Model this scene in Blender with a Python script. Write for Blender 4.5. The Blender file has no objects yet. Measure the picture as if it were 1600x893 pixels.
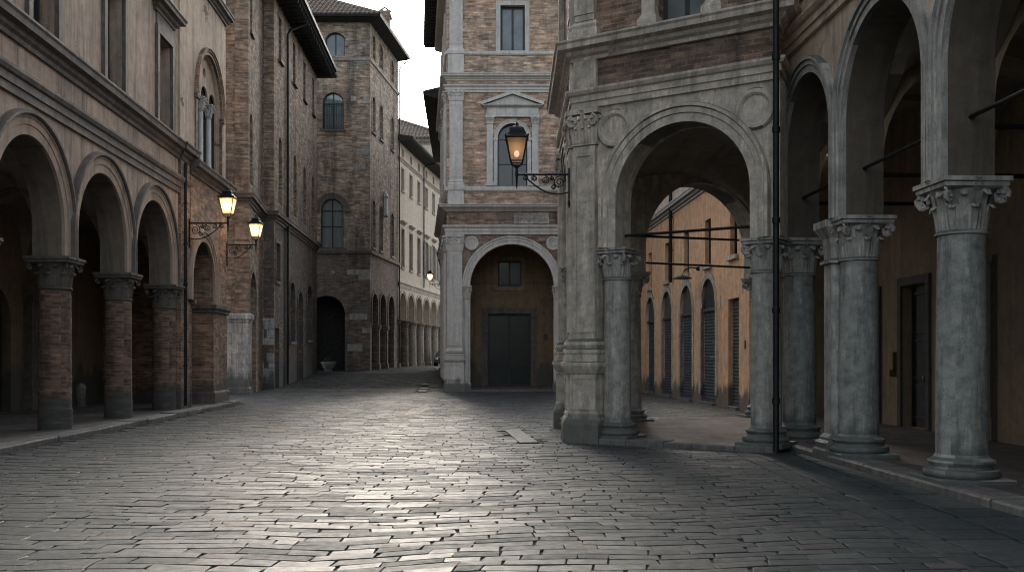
import bpy, math, random
import numpy as np
from mathutils import Vector, geometry

random.seed(7)
PI = math.pi
scene = bpy.context.scene
COL = scene.collection
FOC = 1555.56

# ------------------------------------------------------------------ ground height
GZ = [(-200, 0), (47, 0), (52, .06), (57, .3), (65, .66), (72, .80), (80, .93), (100, 1.0), (700, 1.2)]
def gz(y):
    return float(np.interp(y, [a for a, b in GZ], [b for a, b in GZ]))

# ------------------------------------------------------------------ materials
class NT:
    def __init__(s, name):
        s.m = bpy.data.materials.new(name)
        s.m.use_nodes = True
        s.t = s.m.node_tree
        s.t.nodes.clear()
        s.out = s.t.nodes.new('ShaderNodeOutputMaterial')
        s.uv = s.n('ShaderNodeTexCoord').outputs['UV']
    def n(s, typ, **kw):
        nd = s.t.nodes.new(typ)
        for k, v in kw.items():
            setattr(nd, k, v)
        return nd
    def l(s, a, b):
        s.t.links.new(a, b)
    def setin(s, sock, v):
        if hasattr(v, 'is_output'):
            s.l(v, sock)
        else:
            sock.default_value = v
    def scale(s, vec, sx, sy, sz=1):
        m = s.n('ShaderNodeMapping')
        s.l(vec, m.inputs[0])
        m.inputs['Scale'].default_value = (sx, sy, sz)
        return m.outputs[0]
    def noise(s, vec, scale, detail=4, rough=.6, color=False):
        nd = s.n('ShaderNodeTexNoise')
        s.l(vec, nd.inputs['Vector'])
        nd.inputs['Scale'].default_value = scale
        nd.inputs['Detail'].default_value = detail
        nd.inputs['Roughness'].default_value = rough
        return nd.outputs['Color' if color else 'Fac']
    def ramp(s, fac, a, b, va=0.0, vb=1.0):
        m = s.n('ShaderNodeMapRange')
        s.setin(m.inputs[0], fac)
        for i, v in zip((1, 2, 3, 4), (a, b, va, vb)):
            m.inputs[i].default_value = v
        return m.outputs[0]
    def math(s, op, a, b=0.0):
        m = s.n('ShaderNodeMath', operation=op)
        s.setin(m.inputs[0], a)
        s.setin(m.inputs[1], b)
        return m.outputs[0]
    def mix(s, fac, a, b, mode='MIX'):
        m = s.n('ShaderNodeMix', data_type='RGBA', blend_type=mode)
        s.setin(m.inputs[0], fac)
        for sock, v in ((m.inputs[6], a), (m.inputs[7], b)):
            if not hasattr(v, 'is_output') and len(v) == 3:
                v = (*v, 1)
            s.setin(sock, v)
        return m.outputs[2]
    def bump(s, h, strength, dist, prev=None):
        b = s.n('ShaderNodeBump')
        s.setin(b.inputs['Height'], h)
        b.inputs['Strength'].default_value = strength
        b.inputs['Distance'].default_value = dist
        if prev is not None:
            s.l(prev, b.inputs['Normal'])
        return b.outputs[0]
    def principled(s, col, rough=.8, normal=None, **kw):
        p = s.n('ShaderNodeBsdfPrincipled')
        if not hasattr(col, 'is_output') and len(col) == 3:
            col = (*col, 1)
        s.setin(p.inputs['Base Color'], col)
        s.setin(p.inputs['Roughness'], rough)
        if normal is not None:
            s.l(normal, p.inputs['Normal'])
        for k, v in kw.items():
            p.inputs[k].default_value = v
        s.l(p.outputs[0], s.out.inputs[0])
        return p
    def zheight(s):
        sep = s.n('ShaderNodeSeparateXYZ')
        s.l(s.uv, sep.inputs[0])
        return sep.outputs[1]

def mul(c, k):
    return tuple(x * k for x in c)

def damp(t, col, height, k=.42):
    """rising damp: an irregular tide-mark stain on the foot of a wall"""
    z = t.zheight()
    nz = t.noise(t.scale(t.uv, 1.3, .5), 1.0, 5, .65)
    f = t.math('ADD', t.math('DIVIDE', z, height), t.math('MULTIPLY', t.math('SUBTRACT', nz, .5), 2.6))
    f = t.ramp(f, .75, 1.15, 1.0, 0.0)
    return t.mix(f, col, t.mix(.82, col, mul((.8, .95, .9), k * .2)))

def mat_brick(name, c1, c2, mortar, plaster=None, pl_amt=.0, soot=.5, damp_h=0, scale=1.0, soot_col=(.035, .036, .034)):
    t = NT(name)
    wob = t.noise(t.uv, 3.0, 2, .5, color=True)
    v = t.n('ShaderNodeVectorMath', operation='MULTIPLY_ADD')
    t.l(wob, v.inputs[0]); v.inputs[1].default_value = (.035, .022, 0); t.l(t.uv, v.inputs[2])
    b = t.n('ShaderNodeTexBrick')
    t.l(v.outputs[0], b.inputs['Vector'])
    b.inputs['Color1'].default_value = (*mul(c1, 1.18), 1)
    b.inputs['Color2'].default_value = (*mul(c2, .70), 1)
    b.inputs['Mortar'].default_value = (*mul(mortar, 1.1), 1)
    b.inputs['Scale'].default_value = 1
    b.inputs['Mortar Size'].default_value = .009 * scale
    b.inputs['Mortar Smooth'].default_value = .35
    b.inputs['Bias'].default_value = 0
    b.inputs['Brick Width'].default_value = .28 * scale
    b.inputs['Row Height'].default_value = .078 * scale
    col = b.outputs['Color']
    n1 = t.noise(t.uv, .35, 5, .65)
    n2 = t.noise(t.uv, 2.2, 4, .7)
    n3 = t.noise(t.uv, 26, 3, .7)
    col = t.mix(t.ramp(n1, .35, .7), col, t.mix(1, col, (1.25, 1.05, .88), 'MULTIPLY'))
    col = t.mix(t.ramp(n2, .44, .64, 0, .8), col, t.mix(1, col, (.45, .44, .44), 'MULTIPLY'))
    lp = t.noise(t.scale(t.uv, 1.1, 5.5), 1.1, 6, .74)
    col = t.mix(t.ramp(lp, .5, .6, 0, .8), col, t.mix(1, col, (1.75, 1.68, 1.58), 'MULTIPLY'))
    ld_ = t.noise(t.scale(t.uv, .8, 7.0), 1.3, 5, .7)
    col = t.mix(t.ramp(ld_, .52, .64, 0, .75), col, t.mix(1, col, (.45, .43, .42), 'MULTIPLY'))
    col = t.mix(t.ramp(n3, .42, .7, 0, .5), col, t.mix(1, col, (1.5, 1.45, 1.35), 'MULTIPLY'))
    st = t.noise(t.scale(t.uv, 1.1, .16), 1.0, 6, .7)
    col = t.mix(t.ramp(st, .5, .66, 0, soot), col, (*soot_col, 1))
    fac = b.outputs['Fac']
    h = t.math('SUBTRACT', t.math('MULTIPLY', n3, .5), fac)
    if plaster is not None:
        pn = t.noise(t.uv, .55, 7, .68)
        pf = t.ramp(pn, 1 - pl_amt - .02, 1 - pl_amt + .02)
        pcol = t.mix(t.ramp(n2, .3, .7), plaster, mul(plaster, .62))
        col = t.mix(pf, col, pcol)
        h = t.math('MAXIMUM', h, t.math('MULTIPLY', pf, .4))
    if damp_h:
        col = damp(t, col, damp_h)
    nb = t.bump(h, .9, .018)
    t.principled(col, t.ramp(n2, .3, .7, .75, .95), nb)
    return t.m

def mat_plaster(name, c1, c2, streak=.5, peel=None, peel_amt=.3, damp_h=0, soot_col=(.04, .04, .038), bump=.5):
    t = NT(name)
    n1 = t.noise(t.uv, .5, 6, .62)
    n2 = t.noise(t.uv, 3.2, 5, .7)
    n3 = t.noise(t.uv, 40, 3, .7)
    col = t.mix(t.ramp(n1, .32, .68), c1, c2)
    col = t.mix(t.ramp(n2, .42, .66, 0, .6), col, t.mix(1, col, (.58, .56, .54), 'MULTIPLY'))
    col = t.mix(t.ramp(n3, .48, .7, 0, .4), col, t.mix(1, col, (1.35, 1.33, 1.3), 'MULTIPLY'))
    st = t.noise(t.scale(t.uv, 3.2, .2), 1.0, 6, .72)
    col = t.mix(t.ramp(st, .5, .68, 0, streak), col, (*soot_col, 1))
    lt = t.noise(t.scale(t.uv, 2.1, .35), 1.7, 6, .7)
    col = t.mix(t.ramp(lt, .53, .63, 0, .45), col, t.mix(1, col, (1.5, 1.5, 1.5), 'MULTIPLY'))
    vo = t.n('ShaderNodeTexVoronoi', feature='DISTANCE_TO_EDGE')
    wv = t.noise(t.uv, 1.5, 5, .6, color=True)
    ad = t.n('ShaderNodeVectorMath', operation='MULTIPLY_ADD')
    t.l(wv, ad.inputs[0]); ad.inputs[1].default_value = (.9, .9, 0); t.l(t.uv, ad.inputs[2])
    t.l(ad.outputs[0], vo.inputs['Vector']); vo.inputs['Scale'].default_value = .33
    crk = t.math('MULTIPLY', t.ramp(vo.outputs['Distance'], 0, .006, 1, 0), t.ramp(n1, .5, .6))
    col = t.mix(t.math('MULTIPLY', crk, .5), col, (.03, .028, .025, 1))
    h = t.math('ADD', t.math('MULTIPLY', n2, .6), t.math('MULTIPLY', n3, .25))
    h = t.math('SUBTRACT', h, crk)
    if peel is not None:
        pn = t.noise(t.uv, .8, 8, .66)
        pf = t.ramp(pn, 1 - peel_amt - .012, 1 - peel_amt + .012)
        col = t.mix(pf, col, t.mix(t.ramp(n2, .3, .7), peel, mul(peel, .55)))
        h = t.math('SUBTRACT', h, t.math('MULTIPLY', pf, .5))
    if damp_h:
        col = damp(t, col, damp_h)
    t.principled(col, .9, t.bump(h, bump, .02))
    return t.m

def mat_stone(name, c1, c2, soot=.6, joints=None, damp_h=0, rough=.7, soot_col=(.035, .04, .04), bump=.45, k=1.0):
    t = NT(name)
    n1 = t.noise(t.uv, .9, 6, .65)
    n2 = t.noise(t.uv, 5, 5, .7)
    n3 = t.noise(t.uv, 55, 3, .75)
    col = t.mix(t.ramp(n1, .3, .7), c1, c2)
    col = t.mix(t.ramp(n2, .42, .66, 0, .8 * k), col, t.mix(1, col, (.48, .5, .5), 'MULTIPLY'))
    col = t.mix(t.ramp(n3, .48, .7, 0, .5 * k), col, t.mix(1, col, (1.6, 1.57, 1.54), 'MULTIPLY'))
    st = t.noise(t.scale(t.uv, 4.5, .42), 1.0, 7, .74)
    col = t.mix(t.ramp(st, .5, .66, 0, soot), col, (*soot_col, 1))
    li = t.noise(t.scale(t.uv, 4, .7), 1.3, 6, .72)
    col = t.mix(t.ramp(li, .53, .62, 0, .6 * k), col, t.mix(1, col, (1.75, 1.68, 1.62), 'MULTIPLY'))
    pit = t.noise(t.uv, 22, 2, .5)
    pf = t.ramp(pit, .68, .76)
    col = t.mix(t.math('MULTIPLY', pf, .6), col, (.02, .02, .02, 1))
    h = t.math('ADD', t.math('MULTIPLY', n2, .7), t.math('MULTIPLY', n3, .25))
    h = t.math('SUBTRACT', h, t.math('MULTIPLY', pf, .6))
    if joints:
        b = t.n('ShaderNodeTexBrick')
        wob = t.noise(t.uv, 2.0, 2, .5, color=True)
        v = t.n('ShaderNodeVectorMath', operation='MULTIPLY_ADD')
        t.l(wob, v.inputs[0]); v.inputs[1].default_value = (.03, .03, 0); t.l(t.uv, v.inputs[2])
        t.l(v.outputs[0], b.inputs['Vector'])
        b.inputs['Scale'].default_value = 1
        b.inputs['Color1'].default_value = (.75, .75, .75, 1)
        b.inputs['Color2'].default_value = (1.15, 1.13, 1.1, 1)
        b.inputs['Mortar'].default_value = (.35, .35, .35, 1)
        b.inputs['Mortar Size'].default_value = .007
        b.inputs['Mortar Smooth'].default_value = .2
        b.inputs['Bias'].default_value = .1
        b.inputs['Brick Width'].default_value = joints[0]
        b.inputs['Row Height'].default_value = joints[1]
        col = t.mix(1, col, b.outputs['Color'], 'MULTIPLY')
        h = t.math('SUBTRACT', h, b.outputs['Fac'])
    if damp_h:
        col = damp(t, col, damp_h)
    t.principled(col, t.ramp(n1, .3, .7, rough - .1, rough + .12), t.bump(h, bump, .015))
    return t.m

def mat_simple(name, c, rough=.6, var=.35, metallic=0.0, sc=4, bump=.2):
    t = NT(name)
    n = t.noise(t.uv, sc, 5, .65)
    col = t.mix(t.ramp(n, .3, .75), mul(c, 1 + var), mul(c, 1 - var))
    t.principled(col, t.ramp(n, .3, .7, rough - .08, rough + .1), t.bump(n, bump, .01), Metallic=metallic)
    return t.m

def mat_glass(name, c=(.012, .016, .018), rough=.06, spec=.6):
    t = NT(name)
    n = t.noise(t.uv, 1.2, 3, .5)
    col = t.mix(t.ramp(n, .3, .7), c, mul(c, 2.0))
    t.principled(col, t.ramp(n, .3, .7, rough, rough + .12), t.bump(n, .12, .02), **{'Specular IOR Level': spec})
    return t.m

def mat_clear(name):
    t = NT(name)
    tr = t.n('ShaderNodeBsdfTransparent'); tr.inputs[0].default_value = (.62, .68, .7, 1)
    gl = t.n('ShaderNodeBsdfGlossy'); gl.inputs['Roughness'].default_value = .05
    fr = t.n('ShaderNodeFresnel'); fr.inputs[0].default_value = 1.5
    mx = t.n('ShaderNodeMixShader')
    t.l(t.math('ADD', fr.outputs[0], .06), mx.inputs[0]); t.l(tr.outputs[0], mx.inputs[1]); t.l(gl.outputs[0], mx.inputs[2])
    t.l(mx.outputs[0], t.out.inputs[0])
    return t.m

def mat_emit(name, c, s):
    t = NT(name)
    e = t.n('ShaderNodeEmission')
    e.inputs[0].default_value = (*c, 1); e.inputs[1].default_value = s
    t.l(e.outputs[0], t.out.inputs[0])
    return t.m

def mat_lampglass(name):
    t = NT(name)
    tr = t.n('ShaderNodeBsdfTransparent'); tr.inputs[0].default_value = (.9, .76, .6, 1)
    tl = t.n('ShaderNodeBsdfTranslucent'); tl.inputs[0].default_value = (.38, .3, .225, 1)
    df = t.n('ShaderNodeBsdfDiffuse'); df.inputs[0].default_value = (.42, .33, .27, 1)
    n = t.noise(t.uv, 6, 3, .6)
    m1 = t.n('ShaderNodeMixShader'); m1.inputs[0].default_value = .62
    t.l(tr.outputs[0], m1.inputs[1]); t.l(tl.outputs[0], m1.inputs[2])
    m2 = t.n('ShaderNodeMixShader'); t.l(t.ramp(n, .3, .7, .12, .3), m2.inputs[0])
    t.l(m1.outputs[0], m2.inputs[1]); t.l(df.outputs[0], m2.inputs[2])
    t.l(m2.outputs[0], t.out.inputs[0])
    return t.m

def mat_paving(name):
    t = NT(name)
    at = t.n('ShaderNodeAttribute', attribute_name='tone')
    sep = t.n('ShaderNodeSeparateColor'); t.l(at.outputs['Color'], sep.inputs[0])
    tc = t.n('ShaderNodeTexCoord').outputs['Object']
    n1 = t.noise(tc, .22, 4, .6)
    n2 = t.noise(tc, 9, 5, .7)
    n3 = t.noise(tc, 70, 3, .7)
    col = t.mix(sep.outputs[0], (.028, .041, .044), (.072, .08, .08))
    col = t.mix(t.ramp(sep.outputs[1], .86, .98), col, (.085, .074, .07))
    col = t.mix(t.ramp(n2, .42, .62, 0, .8), col, t.mix(1, col, (.5, .5, .5), 'MULTIPLY'))
    col = t.mix(t.ramp(n3, .5, .68, 0, .6), col, t.mix(1, col, (1.6, 1.55, 1.5), 'MULTIPLY'))
    col = t.mix(t.ramp(n1, .4, .7, 0, .4), col, t.mix(1, col, (.65, .68, .7), 'MULTIPLY'))
    col = t.mix(t.ramp(at.outputs['Alpha'], 0, .98), (.024, .025, .024), col)
    h = t.math('ADD', n2, t.math('MULTIPLY', n3, .35))
    ro = t.math('ADD', t.ramp(n2, .3, .7, .50, .68), t.math('MULTIPLY', t.math('SUBTRACT', sep.outputs[2], .5), .22))
    t.principled(col, ro, t.bump(h, .8, .014), **{'Specular IOR Level': .5})
    return t.m

M = {}
M['L_plaster'] = mat_plaster('aged_plaster', (.53, .395, .295), (.39, .3, .235), .7, peel=(.24, .165, .125), peel_amt=.27)
M['L_upper'] = mat_plaster('peeling_plaster', (.6, .46, .345), (.45, .345, .265), .5, peel=(.22, .135, .095), peel_amt=.36)
M['L_brickcol'] = mat_brick('column_brick', (.22, .15, .112), (.14, .102, .082), (.19, .165, .14), soot=.75, damp_h=.75)
M['L_brick'] = mat_brick('bay_brick', (.31, .21, .155), (.22, .16, .125), (.3, .25, .2), plaster=(.36, .3, .24), pl_amt=.36, soot=.45, damp_h=.7, scale=1.1)
M['L_stone'] = mat_stone('dark_moulding_stone', (.17, .14, .118), (.11, .094, .082), .6)
M['L_capital'] = mat_stone('carved_capital_stone', (.17, .15, .13), (.1, .09, .08), .6)
M['L2_brick'] = mat_brick('old_red_brick', (.3, .235, .185), (.205, .165, .136), (.24, .2, .165), plaster=(.24, .2, .165), pl_amt=.3, soot=.7, scale=1.35)
M['L2_base'] = mat_brick('sooty_brick', (.17, .125, .1), (.105, .085, .075), (.15, .13, .115), plaster=(.13, .115, .105), pl_amt=.5, soot=.8, damp_h=1.6, scale=1.35)
M['white_stone'] = mat_stone('white_ashlar', (.55, .56, .55), (.4, .41, .41), .55, joints=(.62, .46), damp_h=.9)
M['T_brick'] = mat_brick('tower_brick', (.37, .305, .25), (.26, .22, .185), (.3, .26, .215), plaster=(.33, .285, .24), pl_amt=.35, soot=.75, scale=1.35)
M['T_base'] = mat_brick('tower_base_brick', (.17, .14, .12), (.12, .105, .095), (.17, .15, .135), plaster=(.19, .175, .16), pl_amt=.42, soot=.75, scale=1.35)
M['cream'] = mat_plaster('cream_plaster', (.8, .67, .54), (.72, .59, .47), .2)
M['cream_stone'] = mat_stone('cream_trim', (.42, .35, .28), (.32, .27, .22), .5)
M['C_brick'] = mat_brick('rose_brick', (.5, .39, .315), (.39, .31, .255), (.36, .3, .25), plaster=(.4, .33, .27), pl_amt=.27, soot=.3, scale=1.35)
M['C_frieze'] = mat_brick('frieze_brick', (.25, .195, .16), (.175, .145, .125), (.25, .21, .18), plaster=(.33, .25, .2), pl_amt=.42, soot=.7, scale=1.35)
M['C_stone'] = mat_stone('pale_istrian_stone', (.66, .635, .59), (.54, .525, .49), .3, damp_h=.55, k=.4)
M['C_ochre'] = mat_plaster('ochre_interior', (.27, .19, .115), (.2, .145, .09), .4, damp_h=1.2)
M['R_stone'] = mat_stone('grey_limestone', (.66, .585, .49), (.51, .455, .385), .5, damp_h=.5)
M['R_smooth'] = mat_stone('column_limestone', (.41, .41, .38), (.24, .25, .235), .75, damp_h=.5, rough=.62, k=1.15)
M['R_trim'] = mat_stone('weathered_arch_stone', (.48, .46, .415), (.34, .33, .3), .6, damp_h=.45)
M['R_brick'] = mat_brick('loggia_brick', (.26, .2, .16), (.18, .145, .12), (.25, .21, .18), plaster=(.3, .24, .19), pl_amt=.3, soot=.75, scale=1.1)
M['R_frieze'] = mat_brick('stained_frieze', (.21, .155, .125), (.15, .12, .102), (.2, .17, .15), plaster=(.3, .25, .215), pl_amt=.42, soot=.9, scale=1.1)
M['R_plaster'] = mat_plaster('wing_plaster', (.66, .515, .385), (.52, .415, .315), .5, peel=(.33, .3, .26), peel_amt=.3)
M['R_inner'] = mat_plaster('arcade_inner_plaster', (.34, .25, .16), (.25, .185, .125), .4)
M['soffit_r'] = mat_plaster('shaded_soffit_plaster', (.17, .135, .1), (.115, .095, .075), .55, peel=(.25, .245, .225), peel_amt=.36)  # wall plaster in a darker tone: shade under the arches put into the colour
M['soffit_l'] = mat_plaster('shaded_left_soffit_plaster', (.25, .205, .16), (.18, .15, .12), .6)  # left arch undersides, their shade likewise painted into the base colour
M['patch_stone'] = mat_stone('pale_patch_stone', (.42, .39, .35), (.3, .28, .25), .5)
M['vault'] = mat_plaster('vault_plaster', (.34, .29, .235), (.25, .215, .18), .4)
M['orange'] = mat_plaster('orange_plaster', (.92, .575, .345), (.86, .505, .295), .25, peel=(.6, .42, .27), peel_amt=.24, damp_h=.7, soot_col=(.2, .13, .08))
M['iron'] = mat_simple('wrought_iron', (.018, .02, .021), .5, .3, .6)
M['wood'] = mat_simple('dark_door_wood', (.014, .018, .018), .55, .4)
M['frame'] = mat_simple('dark_window_frame', (.025, .028, .028), .5, .3)
M['frame_l'] = mat_simple('weathered_frame', (.07, .062, .054), .7, .3)
M['eave'] = mat_simple('dark_eave_wood', (.035, .038, .036), .85, .4)
M['shutter'] = mat_simple('grey_blue_shutter', (.085, .1, .112), .5, .3, .3)
M['shutter_w'] = mat_simple('louvre_wood', (.09, .085, .078), .7, .3)
M['glass'] = mat_glass('window_glass')
M['glass_dim'] = mat_glass('dim_door_glass', (.008, .012, .012), .14, .3)
M['glass_pale'] = mat_glass('pale_window_glass', (.09, .11, .115), .15)
M['clear'] = mat_clear('clear_pane')
M['curtain'] = mat_simple('curtain_cloth', (.8, .8, .77), .9, .1)
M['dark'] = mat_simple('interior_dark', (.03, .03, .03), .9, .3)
M['tile'] = mat_simple('terracotta_tile', (.24, .185, .15), .85, .6, sc=3.5)
M['tilefloor'] = mat_stone('terracotta_floor', (.15, .1, .075), (.1, .07, .058), .5, joints=(.3, .3))
M['kerb'] = mat_stone('kerb_stone', (.22, .21, .195), (.15, .147, .14), .55, joints=(1.3, 3.0))
M['floor_dark'] = mat_stone('arcade_floor_stone', (.14, .12, .105), (.1, .09, .085), .5, joints=(.5, .5))
M['joint'] = mat_simple('paving_joint', (.03, .03, .028), .95, .3)
M['paving'] = mat_paving('paving_stone')
M['lampglass'] = mat_lampglass('frosted_lamp_glass')
M['bulb'] = mat_emit('lamp_bulb', (1, .74, .44), 9)
M['bulb_dim'] = mat_emit('lamp_bulb_dim', (1, .8, .66), .95)
M['pot'] = mat_stone('planter_stone', (.32, .32, .31), (.22, .22, .215), .4)
M['plant'] = mat_simple('planter_leaves', (.045, .06, .035), .8, .4)
M['carpaint'] = mat_simple('grey_car_paint', (.09, .095, .1), .3, .1, .4)
M['rubber'] = mat_simple('tyre_rubber', (.015, .015, .015), .9, .2)
M['headlight'] = mat_simple('headlight_glass', (.75, .76, .76), .12, .05)
M['plaque'] = mat_simple('white_plaque', (.6, .58, .54), .6, .15)
M['paint_mark'] = mat_simple('white_paint', (.42, .43, .42), .8, .3)
M['brass'] = mat_simple('dull_brass', (.25, .19, .1), .4, .3, .8)

# ------------------------------------------------------------------ mesh builder
class Fr:
    def __init__(s, ox=0, oy=0, dx=1, dy=0):
        L = math.hypot(dx, dy)
        s.o = (ox, oy); s.c = dx / L; s.s = dy / L
    def w(s, x, y):
        return (s.o[0] + x * s.c - y * s.s, s.o[1] + x * s.s + y * s.c)
WORLD = Fr()
ORG = {}

def _inset(poly, d):
    n = len(poly); out = []
    for i in range(n):
        p0, p1, p2 = poly[i - 1], poly[i], poly[(i + 1) % n]
        a = Vector((p1[0] - p0[0], p1[1] - p0[1])); b = Vector((p2[0] - p1[0], p2[1] - p1[1]))
        if a.length < 1e-9: a = b
        if b.length < 1e-9: b = a
        a.normalize(); b.normalize()
        na = Vector((-a.y, a.x)); nb = Vector((-b.y, b.x))
        m = na + nb
        k = max(.25, m.dot(m) / 2) if m.length > 1e-6 else 1
        out.append((p1[0] + m.x * d / k, p1[1] + m.y * d / k))
    return out

def rect_c(x0, x1, z0, z1):
    return [(x0, z0), (x1, z0), (x1, z1), (x0, z1)]
def arch_c(cx, h, z0, zs, n=14, rise=None):
    """CCW outline of an arched opening; zs is the springing height; rise<h gives a segmental head, >h a tall one"""
    pts = [(cx - h, z0), (cx + h, z0)]
    if rise is None: rise = h
    if rise >= h * .98:
        for i in range(n + 1):
            a = PI * i / n
            pts.append((cx + h * math.cos(a), zs + rise * math.sin(a)))
    else:
        R = (h * h + rise * rise) / (2 * rise); a0 = math.asin(h / R)
        for i in range(n + 1):
            a = a0 - 2 * a0 * i / n
            pts.append((cx + R * math.sin(a), zs + rise - R + R * math.cos(a)))
    return pts

class MB:
    def __init__(s, F=WORLD):
        s.F = F; s.v = []; s.f = []; s.uv = []
    def add(s, verts, faces):
        b = len(s.v)
        for (x, y, z) in verts:
            wx, wy = s.F.w(x, y)
            s.v.append((wx, wy, z))
        for f in faces:
            p = [verts[i] for i in f]
            n = Vector((0, 0, 0))
            for i in range(1, len(p) - 1):
                n += (Vector(p[i]) - Vector(p[0])).cross(Vector(p[i + 1]) - Vector(p[0]))
            if n.length < 1e-12:
                continue
            n.normalize()
            ax, ay, az = abs(n.x), abs(n.y), abs(n.z)
            s.f.append([b + i for i in f])
            if az > .75: s.uv += [(q[0], q[1]) for q in p]
            elif ay >= ax: s.uv += [(q[0], q[2]) for q in p]
            else: s.uv += [(q[1] + 3.37, q[2]) for q in p]
        return s
    def quad(s, a, b, c, d):
        return s.add([a, b, c, d], [(0, 1, 2, 3)])
    def box(s, x0, x1, y0, y1, z0, z1):
        v = [(x, y, z) for z in (z0, z1) for y in (y0, y1) for x in (x0, x1)]
        return s.add(v, [(0, 2, 3, 1), (4, 5, 7, 6), (0, 1, 5, 4), (2, 6, 7, 3), (0, 4, 6, 2), (1, 3, 7, 5)])
    def lathe(s, cx, cy, prof, n=24, a0=0.0, a1=2 * PI):
        full = abs(a1 - a0 - 2 * PI) < 1e-6
        k = n if full else n + 1
        v = []
        for r, z in prof:
            for i in range(k):
                a = a0 + (a1 - a0) * i / n
                v.append((cx + r * math.cos(a), cy + r * math.sin(a), z))
        f = []
        for j in range(len(prof) - 1):
            for i in range(n):
                i2 = (i + 1) % k
                f.append((j * k + i, j * k + i2, (j + 1) * k + i2, (j + 1) * k + i))
        if full:
            f.append(tuple(range(k))[::-1])
            f.append(tuple((len(prof) - 1) * k + i for i in range(k)))
        return s.add(v, f)
    def sqlathe(s, cx, cy, hx, hy, prof):
        rings = []
        for o, z in prof:
            rings.append([(cx - hx - o, cy - hy - o, z), (cx + hx + o, cy - hy - o, z), (cx + hx + o, cy + hy + o, z), (cx - hx - o, cy + hy + o, z)])
        for a, b in zip(rings, rings[1:]):
            for i in range(4):
                j = (i + 1) % 4
                s.quad(a[i], a[j], b[j], b[i])
        s.add(rings[0][::-1], [(0, 1, 2, 3)]); s.add(rings[-1], [(0, 1, 2, 3)])
        return s
    def sweep(s, path, prof, caps=True):
        """profile [(out,z)] carried along a plan path; outward is to the right of the way it runs"""
        n = len(path); dirs = []
        for i in range(n - 1):
            d = Vector((path[i + 1][0] - path[i][0], path[i + 1][1] - path[i][1])); d.normalize(); dirs.append(d)
        rows = []
        for i in range(n):
            if i == 0: m = Vector((dirs[0].y, -dirs[0].x))
            elif i == n - 1: m = Vector((dirs[-1].y, -dirs[-1].x))
            else:
                a = Vector((dirs[i - 1].y, -dirs[i - 1].x)); b = Vector((dirs[i].y, -dirs[i].x))
                m = a + b; m = m * (2 / max(.4, m.dot(m)))
            rows.append([(path[i][0] + m.x * o, path[i][1] + m.y * o, z) for o, z in prof])
        k = len(prof)
        for i in range(n - 1):
            for j in range(k):
                j2 = (j + 1) % k
                s.quad(rows[i][j], rows[i + 1][j], rows[i + 1][j2], rows[i][j2])
        if caps:
            s.add(rows[0], [tuple(range(k))]); s.add(rows[-1], [tuple(range(k))[::-1]])
        return s
    def archsweep(s, cx, zs, r, stilt, prof, n=30, full=False):
        """closed profile [(dr,y)] carried round a stilted semicircular arch of radius r (a full ring if full)"""
        st = []
        if full:
            for i in range(n): a = 2 * PI * i / n; st.append((math.cos(a), math.sin(a), 0))
        else:
            if stilt > 0: st.append((1, 0, 0))
            for i in range(n + 1): a = PI * i / n; st.append((math.cos(a), math.sin(a), stilt))
            if stilt > 0: st.append((-1, 0, 0))
        v = []
        for c, sn, dz in st:
            for dr, y in prof:
                v.append((cx + (r + dr) * c, y, zs + dz + (r + dr) * sn))
        k = len(prof); f = []; m = len(st)
        for i in range(m if full else m - 1):
            i2 = (i + 1) % m
            for j in range(k):
                j2 = (j + 1) % k
                f.append((i * k + j, i * k + j2, i2 * k + j2, i2 * k + j))
        if not full:
            f.append(tuple(range(k))); f.append(tuple((m - 1) * k + j for j in range(k))[::-1])
        return s.add(v, f)
    def tube(s, pts, r, n=7, r1=None):
        P = [Vector(p) for p in pts]; v = []; m = len(P)
        up = Vector((0, 0, 1))
        for i, p in enumerate(P):
            d = (P[min(i + 1, m - 1)] - P[max(i - 1, 0)]).normalized()
            ref = up if abs(d.dot(up)) < .9 else Vector((0, 1, 0))
            a = d.cross(ref).normalized(); b = d.cross(a).normalized()
            rr = r if r1 is None else r + (r1 - r) * i / max(1, m - 1)
            for j in range(n):
                t = 2 * PI * j / n
                q = p + a * (rr * math.cos(t)) + b * (rr * math.sin(t))
                v.append(tuple(q))
        f = []
        for i in range(m - 1):
            for j in range(n):
                j2 = (j + 1) % n
                f.append((i * n + j, i * n + j2, (i + 1) * n + j2, (i + 1) * n + j))
        f.append(tuple(range(n))[::-1]); f.append(tuple((m - 1) * n + j for j in range(n)))
        return s.add(v, f)
    def wall(s, outer, holes=(), y=0.0, thick=.4, back=False, edges=True, skip=False):
        """flat wall in the x-z plane with openings; reveals run 'thick' into the building"""
        polys = [list(outer)] + [list(h) for h in holes]
        flat = [p for pl in polys for p in pl]
        tri = geometry.tessellate_polygon([[Vector((p[0], p[1], 0)) for p in pl] for pl in polys])
        F = []
        for t in tri:
            a, b, c = (flat[i] for i in t)
            cr = (b[0] - a[0]) * (c[1] - a[1]) - (b[1] - a[1]) * (c[0] - a[0])
            if abs(cr) < 1e-10: continue
            F.append(tuple(t) if cr > 0 else tuple(t)[::-1])
        s.add([(p[0], y, p[1]) for p in flat], F)
        if back:
            s.add([(p[0], y + thick, p[1]) for p in flat], [f[::-1] for f in F])
        for k, pl in enumerate(polys):
            if k == 0 and (not edges or skip): continue
            n = len(pl)
            v = [(p[0], y, p[1]) for p in pl] + [(p[0], y + thick, p[1]) for p in pl]
            s.add(v, [(i, n + i, n + (i + 1) % n, (i + 1) % n) for i in range(n)])
        return s
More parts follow.
